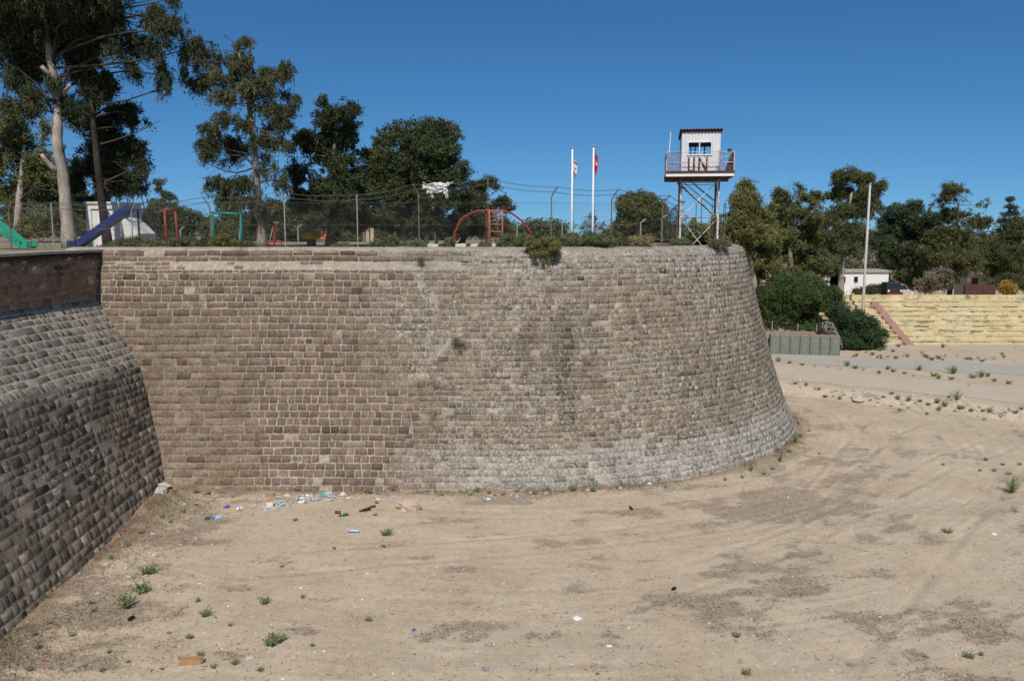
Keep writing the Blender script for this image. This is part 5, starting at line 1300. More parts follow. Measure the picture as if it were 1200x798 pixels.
b = MB(); b.box((-.6, -.02, .6), (.6, -.003, .95)); b.build('grille', M['dark'], tk)
b = MB(); b.box((-1.0, -.12, .3), (1.0, -.004, .52)); b.build('bumper', M['darkred'], tk)
for s_ in (-1, 1):
    b = MB(); b.lathe([(.02, 0), (.13, 0), (.13, .04), (.02, .05)], 12, M=Matrix.Translation((s_ * .76, -.003, .76)) @ Matrix.Rotation(PI / 2, 4, 'X')); b.build('headlight', M['white'], tk)
    b = MB(); b.lathe([(.05, -.11), (.38, -.11), (.41, -.08), (.41, .08), (.38, .11), (.05, .11)], 16, M=Matrix.Translation((s_ * .82, .55, .42)) @ Matrix.Rotation(PI / 2, 4, 'Y')); b.build('wheel', M['black'], tk, True)
b = MB(); b.box((.15, .5, 1.755), (.62, .8, 1.98)); b.build('beacon', M['red'], tk); tk.scale = (.82, .82, .82)
# pale car next to it
q = at(1062, 343, 90); zb_ = gz(q.x, 90); cr = thing('parked_car', 'pale beige car parked right of the dark vehicle behind the terrace', 'car', (q.x, 90, zb_))
b = MB(); b.add([(-.85,0,.3),(.85,0,.3),(.85,0,.78),(-.85,0,.78),(-.85,4,.3),(.85,4,.3),(.85,4,.85),(-.85,4,.85),(-.8,1.1,.9),(.8,1.1,.9),(-.65,1.9,1.42),(.65,1.9,1.42),(-.65,3.2,1.42),(.65,3.2,1.42)], [(0,1,2,3),(5,4,7,6),(3,2,9,8),(8,9,11,10),(10,11,13,12),(12,13,6,7),(0,3,8,10,12,7,4),(1,5,6,13,11,9,2),(0,4,5,1)]); b.build('body', M['stonepale'], cr)
b = MB(); b.add([(-.7,1.12,.95),(.7,1.12,.95),(.6,1.78,1.37),(-.6,1.78,1.37)], [(0,1,2,3)]); o = b.build('windscreen', M['glass'], cr); o.location = (0, -.03, .02)
for s_ in (-1, 1):
    for y in (.75, 3.2):
        b = MB(); b.lathe([(.05, -.1), (.3, -.1), (.32, -.06), (.32, .06), (.3, .1), (.05, .1)], 14, M=Matrix.Translation((s_ * .78, y, .31)) @ Matrix.Rotation(PI / 2, 4, 'Y')); b.build('wheel', M['black'], cr, True)
    b = MB(); b.box((s_ * .65 - .14, -.02, .55), (s_ * .65 + .14, -.003, .7)); b.build('headlight', M['white'], cr)
# ------------------------------------------------------------------ shrubs on the wall head
GS = 'low shrubs along the wall head'
CAP = (.092, .105, .062)
def headshrub(label, lobes, seed, col=CAP, n=700, Y=35.9, name='wall_shrub', group=GS, zb=9.2, **kw):
    return scrub(name, label, Y, lobes, seed, col, n=n, zb=zb, leaf=kw.pop('leaf', .10), wd=kw.pop('wd', .05), per=12, group=group, thr=.34, spray=.3, gf=2.2, **kw)
for i, (lab, lob, n, col) in enumerate([
    ('grey green shrub at the left end of the wall head, behind the parapet corner', [(135,291,16,6),(160,287,16,8),(120,292,8,4)], 900, CAP),
    ('grey green shrub on the wall head hanging over the edge below the blue slide', [(180,289,16,7),(190,293,10,5),(172,294,8,4)], 900, CAP),
    ('wide grey green shrub on the wall head under the red pipe frame', [(212,287,18,7),(235,286,14,7)], 900, (.065,.082,.045)),
    ('yellowish green shrub on the wall head in front of the swing frame', [(262,285,16,8),(280,288,14,6),(245,289,12,5)], 900, (.095,.10,.04)),
    ('dark low shrub on the wall head at the foot of the tiered conifer', [(290,288,12,5),(270,291,12,4)], 500, (.05,.065,.035)),
    ('small round shrub on the wall head before the tiled house', [(395,290,9,3.6),(404,290,6,3)], 350, CAP),
    ('wide tufted shrub on the wall head below the beige pillars', [(444,287,9,5),(458,286,11,6),(452,289,16,4)], 700, (.06,.082,.04)),
    ('tufted shrub on the wall head at the rag post', [(487,287,9,5),(480,289,6,3.5),(495,290,6,3)], 450, (.075,.10,.06)),
    ('small upright shrub between the pale kerb stones', [(526,286,5,6),(523,290,7,3)], 300, (.075,.095,.05)),
    ('small shrub on the wall head at the foot of the orange ladder', [(568,288,6,4.5),(563,290,4,3)], 280, CAP),
    ('grey green shrub on the wall head below the right end of the climbing arch', [(600,284,14,7),(588,287,8,5),(615,283,10,8)], 900, (.065,.085,.042)),
    ('leafy shrub on the wall head in front of the left flagpole', [(658,282,14,8),(672,283,12,7),(650,286,10,6)], 900, CAP),
    ('leafy shrub on the wall head in front of the right flagpole', [(694,281,12,8),(708,283,12,7),(685,285,10,6)], 900, (.062,.08,.04)),
    ('spiky dark shrub on the wall head right of the flagpoles', [(722,281,10,8),(712,276,4,6),(730,285,10,5)], 650, (.055,.072,.035)),
    ('dry greyish shrub on the wall head left of the watchtower', [(746,284,11,6),(757,282,7,6)], 550, (.15,.135,.085)),
    ('low shrub on the wall head at the left leg of the watchtower', [(795,285,8,4),(803,286,7,3)], 300, CAP),
    ('low shrub on the wall head at the right leg of the watchtower', [(838,285,8,4),(850,286,7,3)], 300, CAP)]):
    Ys = 36.1 if i < 13 else (37.2 if i < 15 else 39.4)
    headshrub(lab, lob, 300 + i, col, n, Ys)
scrub('hanging_shrub', 'bushy caper shrub hanging over the top edge of the bastion wall', 34.5, [(636,288,18,9),(628,297,9,7),(642,299,11,9),(650,290,10,8),(622,285,9,7),(636,306,6,4)], 330, (.095,.10,.045), n=1100, zb=9.3, leaf=.085, wd=.04, per=16, thr=.37, gf=2.6, spray=.25, stem=False)
scrub('wall_plant', 'small green plant rooted in a joint half way up the bastion wall', 33.62, [(537,402,3.6,4.6),(543,407,3.4,3.8),(534,399,2.6,3)], 331, (.085,.105,.06), n=130, zb=4.9, leaf=.085, wd=.04, per=6, thr=.25, stem=False, cat='plant')
scrub('wall_plant', 'tiny plant in the parapet joint below the wall head', 34.7, [(494,306,2.6,4.2)], 332, (.07,.095,.05), n=60, zb=8.6, leaf=.08, wd=.04, per=6, thr=.2, stem=False, cat='plant')

# ------------------------------------------------------------------ weeds on the ditch floor
def weed_proto(name, kind, seed):
    rg = np.random.default_rng(seed); nb_ = {'bush': 60, 'flat': 42, 'spiky': 90, 'dry': 40}[kind]
    P = []; A = []; Ln = []; Wd = []; Cc = []
    for k in range(nb_):
        a = rg.random() * 2 * PI; tl = {'bush': .15 + .85 * rg.random(), 'flat': .55 + .5 * rg.random(), 'spiky': .7 * rg.random(), 'dry': .3 + .8 * rg.random()}[kind]
        d = np.array([math.cos(a) * math.sin(tl), math.sin(a) * math.sin(tl), math.cos(tl)]); L_ = {'bush': .5, 'flat': .42, 'spiky': .75, 'dry': .45}[kind] * (.5 + .6 * rg.random())
        m_ = {'bush': 6, 'flat': 6, 'spiky': 5, 'dry': 4}[kind]
        for j in range(m_):
            t = (j + .6) / m_; P.append(d * L_ * t + rg.normal(size=3) * .012); 
            if kind == 'spiky': A.append(d + rg.normal(size=3) * .2); Ln.append(L_ / m_ * 1.5); Wd.append(.013)
            else: A.append(d * .5 + rg.normal(size=3)); Ln.append(.10 if kind != 'dry' else .12); Wd.append(.042 if kind != 'dry' else .012)
            base = {'bush': (.20, .245, .115), 'flat': (.21, .24, .13), 'spiky': (.17, .22, .09), 'dry': (.32, .25, .17)}[kind]
            Cc.append(np.append(np.array(base) * np.exp(rg.normal(0, .22)), 1))
    P = np.array(P); P[:, 2] = np.abs(P[:, 2]) + .01
    V, F = leaf_quads(P, np.array(A), np.array(Ln), np.array(Wd), rg)
    return np_mesh(name, V, F, np.array(Cc))
WM = {k: [weed_proto('weed_' + k, k, 500 + 10 * i + j) for j in range(3)] for i, k in enumerate(('bush', 'flat', 'spiky', 'dry'))}
def weed(u, v, kind, size, label, group=None, name='weed', z0=0.0):
    p = onz(u, v, z0)
    for _ in range(8): p = onz(u, v, .5 * p.z + .5 * gz(p.x, p.y))
    p.z = gz(p.x, p.y)
    o = bpy.data.objects.new(name, random.choice(WM[kind])); C.objects.link(o)
    if len(o.data.materials) == 0: o.data.materials.append(M['leaf'])
    size *= .8; o.location = (p.x, p.y, p.z - .01); o.rotation_euler = (0, 0, random.random() * 6.28); o.scale = (size, size, size * random.uniform(.75, 1.1))
    tag(o, label, 'weed', group); return o
def W1(*a): return weed(*a)
W1(1186, 577, 'spiky', 1.45, 'largest spiky green weed on the bare ground at the right edge', None, 'weed')
W1(1190, 600, 'dry', 1.2, 'dry brownish weed just below the largest spiky weed at the right edge', None, 'weed')
W1(453, 627, 'bush', .95, 'round bushy green weed standing alone in the middle of the sandy floor')
W1(1110, 624, 'flat', .8, 'small grey green weed alone on the tyre tracks at the right')
W1(326, 751, 'flat', 1.05, 'spreading green weed patch nearest the viewer, right of the orange brick')
W1(318, 756, 'flat', 1.0, 'low weed joined to the left of the spreading patch nearest the viewer')
W1(174, 672, 'bush', 1.1, 'bright green weed farthest from the viewer in the clump beside the dark flank wall')
W1(166, 694, 'bush', 1.15, 'bushy green weed in the middle of the clump beside the dark flank wall')
W1(148, 712, 'bush', 1.15, 'bushy green weed at the near end of the clump beside the dark flank wall')
W1(241, 722, 'bush', .7, 'small upright green weed right of the clump beside the flank wall')
W1(310, 707, 'flat', .8, 'small flat weed above the spreading patch')
W1(449, 640, 'flat', .4, 'tiny weed just below the round bushy weed')
W1(863, 746, 'flat', .6, 'small dark green weed at the lower right of the bare floor')
W1(874, 790, 'flat', .6, 'small dark weed at the bottom edge of the picture')
W1(1135, 770, 'flat', .7, 'small weed in the lower right corner')
W1(672, 575, 'bush', .8, 'bushy weed at the foot of the bastion wall right of its middle')
W1(932, 519, 'spiky', .9, 'tall grassy tuft at the right foot of the rounded bastion')
W1(914, 541, 'spiky', .8, 'grassy tuft at the curve of the bastion foot'); W1(880, 552, 'spiky', .6, 'short grassy tuft left of the one at the bastion curve')
GW = 'small weeds scattered on the ditch floor'; LW = 'small low green weed scattered on the sandy ditch floor'
rr = random.Random(21)
for (u, v, s_) in [(108,707,.5),(110,716,.45),(232,705,.4),(270,733,.35),(222,748,.45),(235,768,.5),(212,773,.35),(190,784,.3),(275,778,.5),(305,786,.4),(250,782,.45),(366,757,.3),(355,700,.3),(330,664,.35),(198,742,.3),(120,786,.4),(100,781,.35),(128,765,.3),
    (150,776,.3),(432,727,.5),(346,610,.45),(392,643,.3),(440,604,.4),(1155,540,.5),(1165,552,.6),(1175,545,.5),(1148,552,.4),(1182,556,.6),(1105,545,.4),(1195,545,.5),(905,550,.5),(895,556,.5),(870,560,.4),(925,530,.6),(938,512,.6),(948,505,.4),(850,563,.4),(780,571,.35),
    (960,532,.35),(1085,770,.3),(1150,768,.35),(700,790,.25),(55,700,.5),(75,680,.45),(92,668,.5),(60,730,.4),(40,745,.5),(130,655,.45),(150,640,.45),(165,625,.5),(190,606,.5),(200,612,.4),(215,600,.5),(45,760,.5),(85,745,.4),(35,785,.5),(230,592,.4),(250,607,.5)]:
    weed(u, v, rr.choice(['flat', 'flat', 'bush']), s_, LW, GW)
GF = 'weeds along the foot of the bastion wall'; LF = 'green or dry weed growing in the debris at the foot of the bastion wall'
for k in range(46):
    u = rr.uniform(215, 840); v = (583 if u < 620 else 583 - (u - 620) * .095) - rr.uniform(0, 9); weed(u, v, rr.choice(['flat', 'bush', 'dry', 'dry', 'dry']), rr.uniform(.3, .7), LF, GF)
GB = 'weeds on the stony bank below the dirt track'; LB_ = 'small weed among the stones of the bank below the dirt track'
for (u, v, s_) in [(967,466,.9),(984,468,.8),(1035,466,.7),(1045,462,.9),(1052,468,1.),(1065,470,1.),(1064,478,.8),(1078,471,.8),(1088,475,.9),(1098,472,1.2),(1107,476,1.2),(1100,481,.9),(1126,479,1.4),(1138,482,.9),(1148,478,1.),(1152,482,.8),(1160,483,.9),(1178,485,1.2),(1190,484,1.1),(1197,480,.8),(1020,470,.6),(1000,468,.7),(1025,476,.5),(1054,481,.6),(1086,486,.6),(1153,492,.7),(1185,500,.6),(1112,466,.8),(975,460,.8),(945,452,.8),(932,450,.9),(960,457,.7)]:
    weed(u, v, rr.choice(['bush', 'flat', 'dry', 'bush']), s_ * .8, LB_, GB, 'weed', .3)
W1(1121, 469, 'spiky', 1.35, 'big greyish spiky weed between the dirt track and the stony bank', None, 'weed', .5)
GR = 'weeds between the dirt track and the gravel road'; LR = 'green weed growing between the dirt track and the gravel road'
for (u, v, s_) in [(912,424,.9),(925,426,.8),(940,428,.9),(955,430,.8),(970,431,.9),(993,429,1.1),(1002,432,1.),(1012,434,1.),(1040,433,.9),(1047,436,1.),(1060,438,.8),(1077,434,1.),(1094,441,1.1),(1100,444,.9),(1117,438,1.6),(1115,445,1.),(1140,443,1.2),(1150,442,1.2),(1158,441,1.),(1165,447,.8),(1182,450,1.),(985,433,.7),(1030,438,.7),(1070,441,.7),(1135,452,.7)]:
    weed(u, v, rr.choice(['bush', 'bush', 'flat', 'dry']), s_, LR, GR, 'weed', .5)
GT = 'weeds in front of the terrace'; LT = 'weed on the bare strip between the gravel road and the yellow terrace'
for k in range(46):
    u = rr.uniform(1000, 1200); v = rr.choice([rr.uniform(406, 424), rr.uniform(415, 421) + (u - 1000) * .02]); weed(u, v, rr.choice(['bush', 'flat', 'dry', 'dry']), rr.uniform(.5, 1.1), LT, GT, 'weed', .5)

# ------------------------------------------------------------------ stones
def rock_mesh(name, seed, rough=.3):
    rg = np.random.default_rng(seed); b = MB(); n1, n2 = 9, 6; vs = []
    ph = rg.random((4, 3)) * 6; am = rg.random(4) * rough
    for i in range(n2 + 1):
        th = PI * i / n2
        for j in range(n1):
            a = 2 * PI * j / n1; d = np.array([math.sin(th) * math.cos(a), math.sin(th) * math.sin(a), math.cos(th)])
            r = 1 + sum(am[k] * math.sin(d @ ph[k] * 1.3 + k) for k in range(4)) + rg.normal() * .06
            vs.append((d[0] * r * .5, d[1] * r * .4, max(d[2] * r * .32, -.14)))
    b.add(vs, [(i*n1+j, i*n1+(j+1) % n1, (i+1)*n1+(j+1) % n1, (i+1)*n1+j) for i in range(n2) for j in range(n1)])
    me = bpy.data.meshes.new(name); me.from_pydata(b.v, [], b.f); me.validate(); return me
M['rock'] = plain('dusty_limestone', (.40, .35, .28), .97, .35, 7, .05); M['rockpale'] = plain('pale_chalky_stone', (.50, .455, .39), .95, .25, 7, .05); M['pinkrock'] = plain('pinkish_sandstone', (.50, .385, .31), .95, .25, 6, .05)
RK = [rock_mesh('stone', 700 + i) for i in range(5)]
for i, r in enumerate(RK): r.materials.append(M['rock'] if i % 2 else M['rockpale'])
def put(o, u, v, z0=0., sink=.0):
    p = onz(u, v, z0)
    for _ in range(8): p = onz(u, v, .5 * p.z + .5 * gz(p.x, p.y))
    p.z = gz(p.x, p.y)
    o.location = (p.x, p.y, p.z - sink); return o
def rock(u, v, s_, label, group=None, z0=0., me=None, mat=None, name='stone'):
    me = me or rr.choice(RK)
    if mat: me = me.copy(); me.materials.clear(); me.materials.append(mat)
    o = bpy.data.objects.new(name, me); C.objects.link(o); put(o, u, v, z0, -.10 * s_); o.scale = (s_, s_ * rr.uniform(.7, 1.1), s_ * rr.uniform(.7, 1.1)); o.rotation_euler = (0, 0, rr.random() * 6.28); return tag(o, label, 'stone', group)
GK = 'stones along the bank below the dirt track'; LK = 'loose pale stone on the bank below the dirt track'
for k in range(90):
    u = rr.uniform(925, 1200); v = 452 + (u - 925) * .122 + rr.gauss(0, 5.0); rock(u, v, rr.uniform(.08, .28) * (1.5 if rr.random() < .1 else 1), LK, GK, .3)
rock(1006, 470, .75, 'biggest pale stone on the bank below the dirt track, beside the weeds', None, .3, RK[0])
o = rock(479, 597, 1.05, 'flat pinkish slab of stone at the end of the litter strip', None, 0, rock_mesh('slab', 731, .2), M['pinkrock'], 'stone_slab'); o.scale = (1.0, .6, .85); o.rotation_euler = (0, 0, -.3)
rock(192, 571, .55, 'upper white stone in the corner between the two walls', None, 0, None, M['rockpale']); rock(189, 577, .5, 'lower white stone in the corner between the two walls', None, 0, None, M['rockpale'])
rock(293, 771, .2, 'round whitish stone near the bottom left, below the spreading weed', None, 0, None, M['rockpale']); rock(124, 662, .18, 'white stone by the foot of the dark flank wall', None, 0, None, M['rockpale'])
GP = 'small stones scattered on the ditch floor'; LP = 'small loose stone lying on the sandy ditch floor'
for k in range(110):
    while True:
        u, v = rr.uniform(20, 1195), rr.uniform(575, 795)
        if v > 745 - .9 * u + 20: break
    rock(u, v, rr.uniform(.04, .10), LP, GP)
GD = 'stones in the debris along the foot of the walls'; LD = 'small stone in the debris along the foot of the walls'
for k in range(60):
    if rr.random() < .5: u = rr.uniform(215, 830); v = (584 if u < 620 else 584 - (u - 620) * .1) - rr.uniform(0, 8)
    else: t = rr.random(); u = 195 * t + 25 + rr.uniform(0, 55); v = 745 - 175 * t + rr.uniform(5, 25)
    rock(u, v, rr.uniform(.07, .2), LD, GD)

# ------------------------------------------------------------------ litter
def col_mat(name, c, rough=.35, spec=.4): return plain(name, c, rough, .15, 20, spec, bs=.05)
m, nt = new_mat('clear_plastic'); p = finish(nt, (.62, .68, .74), .18, spec=.5); p.inputs['Transmission Weight'].default_value = .45; p.inputs['IOR'].default_value = 1.2; M['clear'] = m
LC = {'clear': M['clear'], 'blue': col_mat('blue_film', (.07, .14, .40)), 'ltblue': col_mat('light_blue_film', (.42, .52, .68)), 'teal': col_mat('turquoise_film', (.05, .40, .45)), 'green': col_mat('green_glass', (.02, .10, .035), .12, .6),
      'brown': col_mat('brown_glass', (.045, .018, .010), .12, .6), 'white': col_mat('white_plastic', (.75, .75, .74), .5), 'red': col_mat('red_plastic', (.50, .025, .02)), 'wine': col_mat('wine_red_tin', (.22, .015, .045)), 'black': col_mat('black_rubber', (.015, .015, .015), .6, .2),
      'orange': col_mat('orange_print', (.62, .24, .09)), 'cream': col_mat('cream_card', (.68, .58, .42), .85, .1), 'purple': col_mat('purple_print', (.14, .07, .36)), 'silver': plain('foil', (.55, .56, .58), .3, .2, 20, .5, .7)}
BPROF = [(.028, 0), (.034, .012), (.034, .13), (.034, .15), (.026, .19), (.014, .215), (.0135, .235)]
def squash(me, seed, amt):
    rg = np.random.default_rng(seed); ph = rg.random(3) * 6
    for v in me.vertices:
        v.co.x *= 1 + amt * math.sin(v.co.z * 40 + ph[0]); v.co.y *= (1 - amt * 1.4 * abs(math.sin(v.co.z * 22 + ph[1]))); v.co.x += amt * .04 * math.sin(v.co.z * 25 + ph[2])
ICAP = {}
def bottle(u, v, body, cap, label, group=None, s_=1.5, sq=.0, name='bottle'):
    root = thing(name, label, 'bottle', (0, 0, 0), 0, group); key = (body, sq)
    if key not in ICAP:
        b = MB(); b.lathe(BPROF, 12); o = b.build('body', LC[body], None, True); me = o.data; bpy.data.objects.remove(o)
        if sq: squash(me, len(ICAP), sq)
        ICAP[key] = me
    o = bpy.data.objects.new('body', ICAP[key]); C.objects.link(o); o.parent = root
    ck = ('cap', cap)
    if ck not in ICAP:
        b = MB(); b.lathe([(.015, .232), (.0165, .236), (.0165, .254), (.012, .257)], 12); o = b.build('cap', LC[cap], None, True); ICAP[ck] = o.data; bpy.data.objects.remove(o)
    o = bpy.data.objects.new('cap', ICAP[ck]); C.objects.link(o); o.parent = root
    put(root, u, v, 0, -.036 * s_); root.rotation_euler = (PI / 2 + rr.uniform(-.1, .1), 0, rr.random() * 6.28); root.scale = (s_,) * 3; return root
def crumple(seed, flat=.35):
    rg = np.random.default_rng(seed); b = MB(); n_ = 7; vs = []
    h = rg.random((n_ + 1, n_ + 1)) * flat
    for i in range(n_ + 1):
        for j in range(n_ + 1):
            r_ = 1 - .25 * rg.random(); vs.append(((i / n_ - .5) * r_ + rg.normal() * .05, (j / n_ - .5) * .8 * r_ + rg.normal() * .05, h[i, j] * (1.3 - 1.2 * max(abs(i / n_ - .5), abs(j / n_ - .5)) * 2) + .02))
    k = n_ + 1; b.add(vs, [(i*k+j, (i+1)*k+j, (i+1)*k+j+1, i*k+j+1) for i in range(n_) for j in range(n_)])
    me = bpy.data.meshes.new('crumpled_film'); me.from_pydata(b.v, [], b.f); me.validate(); return me
CR = [crumple(800 + i, .5 if i % 2 else .3) for i in range(6)]; CRM = {}
def bag(u, v, col, s_, label, group=None, name='plastic_bag', cat='bag'):
    i = rr.randrange(6); key = (col, i)
    if key not in CRM: me = CR[i].copy(); me.materials.append(LC[col]); CRM[key] = me
    o = bpy.data.objects.new(name, CRM[key]); C.objects.link(o); put(o, u, v, 0, 0); o.scale = (s_, s_, s_); o.rotation_euler = (0, 0, rr.random() * 6.28); return tag(o, label, cat, group)
def box_litter(u, v, label, s_=.3):
    root = thing('carton', label, 'carton', (0, 0, 0)); b = MB(); b.box((-.5, -.35, 0), (.5, .35, .72)); b.build('body', LC['white'], root); b = MB(); b.add([(-.5,-.35,.722),(.5,-.35,.722),(.42,-.3,.95),(-.42,-.3,.95),(-.5,.35,.722),(.5,.35,.722),(.42,.3,.95),(-.42,.3,.95)], [(0,1,2,3),(5,4,7,6),(1,5,6,2),(4,0,3,7),(3,2,6,7)]); b.build('lid', LC['orange'], root)
    put(root, u, v); root.scale = (s_,) * 3; root.rotation_euler = (0, 0, .3); return root
def can(u, v, col, label, s_=1.3):
    root = thing('drink_can', label, 'can', (0, 0, 0)); b = MB(); b.lathe([(.026, 0), (.033, .01), (.033, .105), (.027, .118)], 12); b.build('body', LC[col], root, True); b = MB(); b.lathe([(.026, .1185), (.0265, .121), (.02, .1195)], 12); b.build('lid', LC['silver'], root)
    put(root, u, v, 0, -.034 * s_); root.rotation_euler = (PI / 2, 0, rr.random() * 6.28); root.scale = (s_,) * 3; return root
box_litter(316, 593, 'white carton with an orange top at the near edge of the litter strip', .24)
bottle(434, 598, 'brown', 'black', 'dark brown bottle lying on the sand right of the wine red tin', None, 1.7); bottle(741, 598, 'brown', 'black', 'dark brown bottle alone on the sand below the middle of the bastion', None, 1.3)
bottle(440, 594, 'green', 'red', 'green bottle with a red cap near the foot of the wall', None, 1.3); bottle(408, 604, 'green', 'teal', 'green bottle right next to a small weed and the wine red tin', None, 1.4)
bottle(421, 624, 'ltblue', 'blue', 'light blue bottle lying alone beyond the litter strip', None, 1.6, .2); bottle(279, 594, 'clear', 'blue', 'clear bottle with a blue cap at the left end of the litter', None, 1.6, .2)
can(399, 602, 'wine', 'wine red tin lying on the sand', 1.7); can(151, 728, 'black', 'black can lying near the clump of weeds by the flank wall', 1.5); can(788, 692, 'black', 'dark can lying alone on the sand at the right', 1.3); can(443, 590, 'red', 'small red tin at the foot of the wall', 1.2)
bag(266, 594, 'purple', .30, 'dark purple and blue wrapper at the left end of the litter', None, 'wrapper', 'wrapper'); bag(254, 606, 'ltblue', .42, 'light blue plastic bag nearest the dark flank wall'); bag(243, 608, 'green', .22, 'small green wrapper left of the light blue bag', None, 'wrapper', 'wrapper'); bag(281, 596, 'white', .30, 'white plastic bag lying apart near the left end of the litter')
bag(298, 593, 'clear', .32, 'clear plastic film between the white bag and the carton', None, 'plastic_film', 'film'); bag(379, 580, 'teal', .30, 'turquoise wrapper close to the wall in the litter strip', None, 'wrapper', 'wrapper'); bag(402, 580, 'cream', .32, 'cream coloured paper against the foot of the wall', None, 'paper', 'paper'); bag(355, 588, 'white', .36, 'white crumpled bag in the middle of the litter strip'); bag(336, 581, 'cream', .28, 'cream paper at the upper left of the litter strip', None, 'paper', 'paper')
bag(757, 565, 'white', .3, 'white scrap leaning against the foot of the wall right of the middle', None, 'paper', 'paper'); bag(572, 585, 'white', .2, 'white scrap at the foot of the wall left of the dark weed', None, 'paper', 'paper'); bag(485, 738, 'blue', .14, 'tiny blue wrapper on the sand near the bottom', None, 'wrapper', 'wrapper'); bag(568, 784, 'silver', .2, 'silvery grey scrap at the bottom edge of the picture', None, 'wrapper', 'wrapper'); bag(1165, 626, 'white', .2, 'white scrap on the ground at the right edge', None, 'paper', 'paper')
bag(676, 725, 'white', .25, 'torn white film in a dark patch of the floor', None, 'plastic_film', 'film'); bag(714, 757, 'white', .15, 'small white scrap in the dark patch at the bottom', None, 'paper', 'paper'); bag(51, 774, 'red', .12, 'small pinkish scrap near the foot of the flank wall', None, 'wrapper', 'wrapper')
GLb = 'crumpled bottles of the litter strip'; LLb = 'crumpled clear plastic bottle in the litter strip at the foot of the wall'; GLf = 'films of the litter strip'; LLf = 'crumpled pale plastic film in the litter strip at the foot of the wall'
for k in range(48):
    t = rr.random(); u = 318 + 78 * t + rr.gauss(0, 6); v = 594 - 14 * min(1, t * 1.1) + rr.gauss(0, 3.0); v = max(v, 578)
    if rr.random() < .5: bottle(u, v, 'clear', rr.choice(['blue', 'white', 'green']), LLb, GLb, rr.uniform(.85, 1.25), .22)
    else: bag(u, v, rr.choice(['clear', 'white', 'ltblue', 'clear', 'silver']), rr.uniform(.10, .26), LLf, GLf, 'plastic_film', 'film')
GL2 = 'scraps of litter along the wall foot'; LL2 = 'small pale scrap of litter lying along the foot of the bastion wall'
for k in range(26):
    u = rr.uniform(400, 800); v = (584 if u < 620 else 584 - (u - 620) * .1) - rr.uniform(0, 7) + (4 if u < 480 else 0); bag(u, v, rr.choice(['white', 'clear', 'ltblue', 'cream', 'white', 'teal']), rr.uniform(.08, .24), LL2, GL2, 'litter_scrap', 'scrap')
GL3 = 'scraps of litter on the open floor'; LL3 = 'tiny pale scrap of litter on the open sandy floor'
for k in range(34):
    while True:
        u, v = rr.uniform(60, 1190), rr.uniform(600, 795)
        if v > 765 - .9 * u: break
    bag(u, v, rr.choice(['white', 'white', 'silver', 'ltblue', 'cream']), rr.uniform(.04, .09), LL3, GL3, 'litter_scrap', 'scrap')
# broken orange brown brick
b = MB(); b.add([(-.26,-.09,0),(.25,-.1,0),(.27,.09,0),(-.25,.1,0),(-.25,-.085,.13),(.23,-.09,.15),(.26,.08,.14),(-.24,.09,.12),(.30,-.02,.08)], [(3,2,1,0),(4,5,6,7),(0,1,5,4),(2,3,7,6),(3,0,4,7),(1,8,5),(1,2,8),(2,6,8),(5,8,6)])
o = b.build('brick', plain('orange_brown_brick', (.42, .25, .12), .9, .3, 9, .08)); put(o, 224, 777); o.rotation_euler = (0, 0, .12); tag(o, 'broken orange brown brick on the sand at the bottom left', 'brick')

# ------------------------------------------------------------------ uncountable ground litter: straw, twigs, grit
rg = np.random.default_rng(91)
def scatter(n, u0, u1, v0, v1):
    u = rg.uniform(u0, u1, n); v = rg.uniform(v0, v1, n); a = (u - 600) / 1000; b_ = (399 - v) / 1000
    dz = -SP + b_ * CP; t = -EYE / dz; return a * t, (CP + b_ * SP) * t
x, y = scatter(150000, -40, 1240, 470, 840)
ok = (wall_dist(x, y) > -.3) & (x > -13.4); x, y = x[ok], y[ok]
pmk = patch_mask(x, y); dwk = np.maximum(wall_dist(x, y), 0); near = np.exp(-dwk / .8) + np.exp(-np.maximum(x - fbase(y), 0) / 1.2) * (y < 33)
pk = .035 + .6 * pmk + .5 * near; ok = rg.random(len(x)) < pk; x, y = x[ok], y[ok]; near = near[ok]
n = len(x); z = g(x, y); ang = rg.random(n) * 2 * PI; ln = .02 + .06 * rg.random(n) ** 2; cur = rg.normal(0, .3, n); wd_ = .0022 + .003 * rg.random(n)
V = np.zeros((n, 6, 3)); 
for k in range(3):
    aa = ang + cur * (k - 1); px = x + np.cos(aa) * ln * (k - 1); py = y + np.sin(aa) * ln * (k - 1); pz = z + .012 + .03 * rg.random(n) * (k != 1)
    V[:, k * 2] = np.stack([px - np.sin(aa) * wd_, py + np.cos(aa) * wd_, pz], 1); V[:, k * 2 + 1] = np.stack([px + np.sin(aa) * wd_, py - np.cos(aa) * wd_, pz + .006], 1)
bi = (np.arange(n) * 6)[:, None]; F = (bi[:, :, None] + np.array([[0, 1, 3, 2], [2, 3, 5, 4]])[None]).reshape(-1, 4)
cc = np.array([.22, .168, .12])[None] * np.exp(rg.normal(0, .35, (n, 1))); cc = np.where((rg.random(n) < .12)[:, None], cc * 2.0, cc); cc = np.concatenate([np.clip(cc, 0, .6), np.ones((n, 1))], 1)
tag(link('dry_straw', np_mesh('dry_straw', V.reshape(-1, 3), F, np.repeat(cc, 2, 0)), M['dryleaf']), 'scattered dry stalks and twigs lying on the sandy ditch floor', 'straw', kind='stuff')
x, y = scatter(26000, -40, 1240, 440, 840); ok = (wall_dist(x, y) > -.3) & (x > -13.4); x, y = x[ok], y[ok]
near = np.exp(-np.maximum(wall_dist(x, y), 0) / .9) + np.exp(-np.maximum(x - fbase(y), 0) / 1.5) * (y < 33) + .9 * np.exp(-((dline(x, y) - .2) / 1.0) ** 2); ok = rg.random(len(x)) < .13 + .6 * near; x, y = x[ok], y[ok]
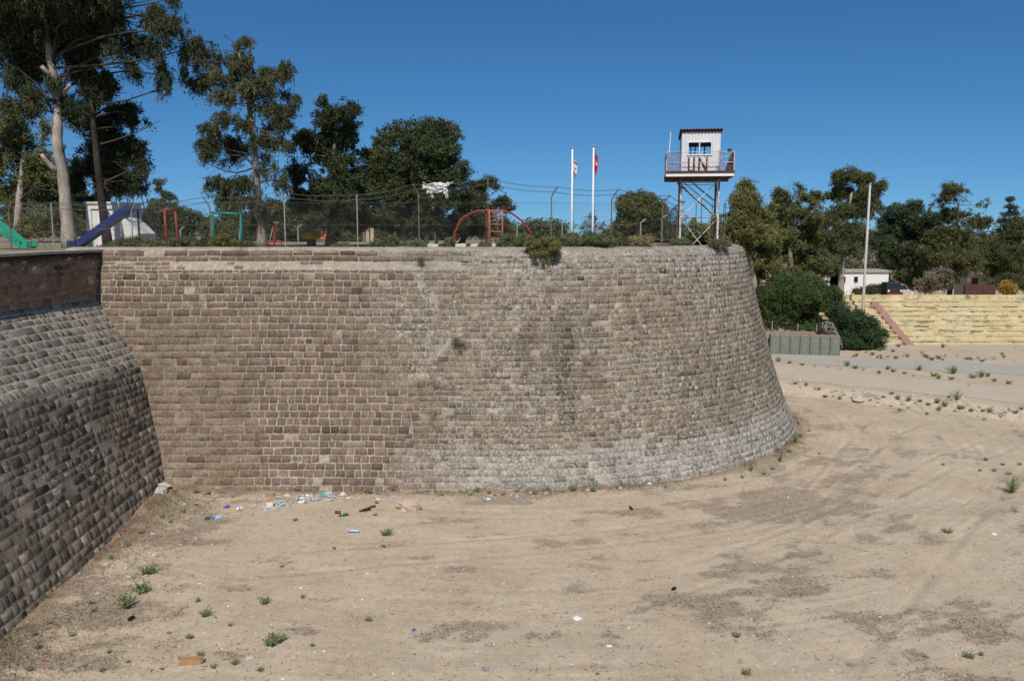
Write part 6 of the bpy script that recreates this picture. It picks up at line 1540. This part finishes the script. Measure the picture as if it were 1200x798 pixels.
n = len(x); z = g(x, y); r_ = .012 + .035 * rg.random(n) ** 2.5; base = np.array([[1,0,0],[0,1,0],[-1,0,0],[0,-1,0],[0,0,.8],[0,0,-.4]], float)
V = np.stack([x, y, z], 1)[:, None, :] + base[None] * r_[:, None, None] * (.7 + .6 * rg.random((n, 6, 1))); tri = np.array([[0,1,4],[1,2,4],[2,3,4],[3,0,4]])
F = ((np.arange(n) * 6)[:, None, None] + tri[None]).reshape(-1, 3); cc = np.array([.40, .34, .27])[None] * np.exp(rg.normal(0, .35, (n, 1))); cc = np.concatenate([np.clip(cc, 0, .75), np.ones((n, 1))], 1)
tag(link('gravel', np_mesh('gravel', V.reshape(-1, 3), F, np.repeat(cc, 4, 0)), M['dryleaf']), 'loose grit and pebbles scattered over the ditch floor', 'gravel', kind='stuff')
# dry and green grass in the debris at the wall feet
x1 = rg.uniform(-13, 16, 5200); 
A_ = rg.uniform(-13.2, 25, 6000); dd = rg.exponential(.35, 6000) + .02; ph = np.clip(A_, 0, None) / 15.2 # arc
gxp = np.where(A_ < 0, A_, (15.2 + dd) * np.sin(ph)); gyp = np.where(A_ < 0, 31.8 - dd, 47 - (15.2 + dd) * np.cos(ph))
yl = rg.uniform(15, 31.6, 9000); xl_ = fbase(yl) + rg.exponential(.9, 9000); gxp = np.concatenate([gxp, xl_]); gyp = np.concatenate([gyp, yl])
keep = fbm2(gxp * .9, gyp * .9, 95, 3) > .47; gxp, gyp = gxp[keep], gyp[keep]; n = len(gxp)
P = np.stack([gxp, gyp, g(gxp, gyp) + .05], 1); A = rg.normal(size=(n, 3)); A[:, 2] = np.abs(A[:, 2]) + .5
V, F = leaf_quads(P, A, .08 + .14 * rg.random(n), .007 + .009 * rg.random(n), rg)
gr = (fbm2(gxp * .6, gyp * .6, 97, 3) > .56)[:, None] & (rg.random((n, 1)) < .7); cc = np.where(gr, np.array([[.10, .12, .05]]), np.array([[.24, .17, .105]])) * np.exp(rg.normal(0, .3, (n, 1)))
tag(link('dry_grass', np_mesh('dry_grass', V, F, np.concatenate([cc, np.ones((n, 1))], 1)), M['dryleaf']), 'dry grass and weeds in the debris along the feet of the walls', 'grass', kind='stuff')
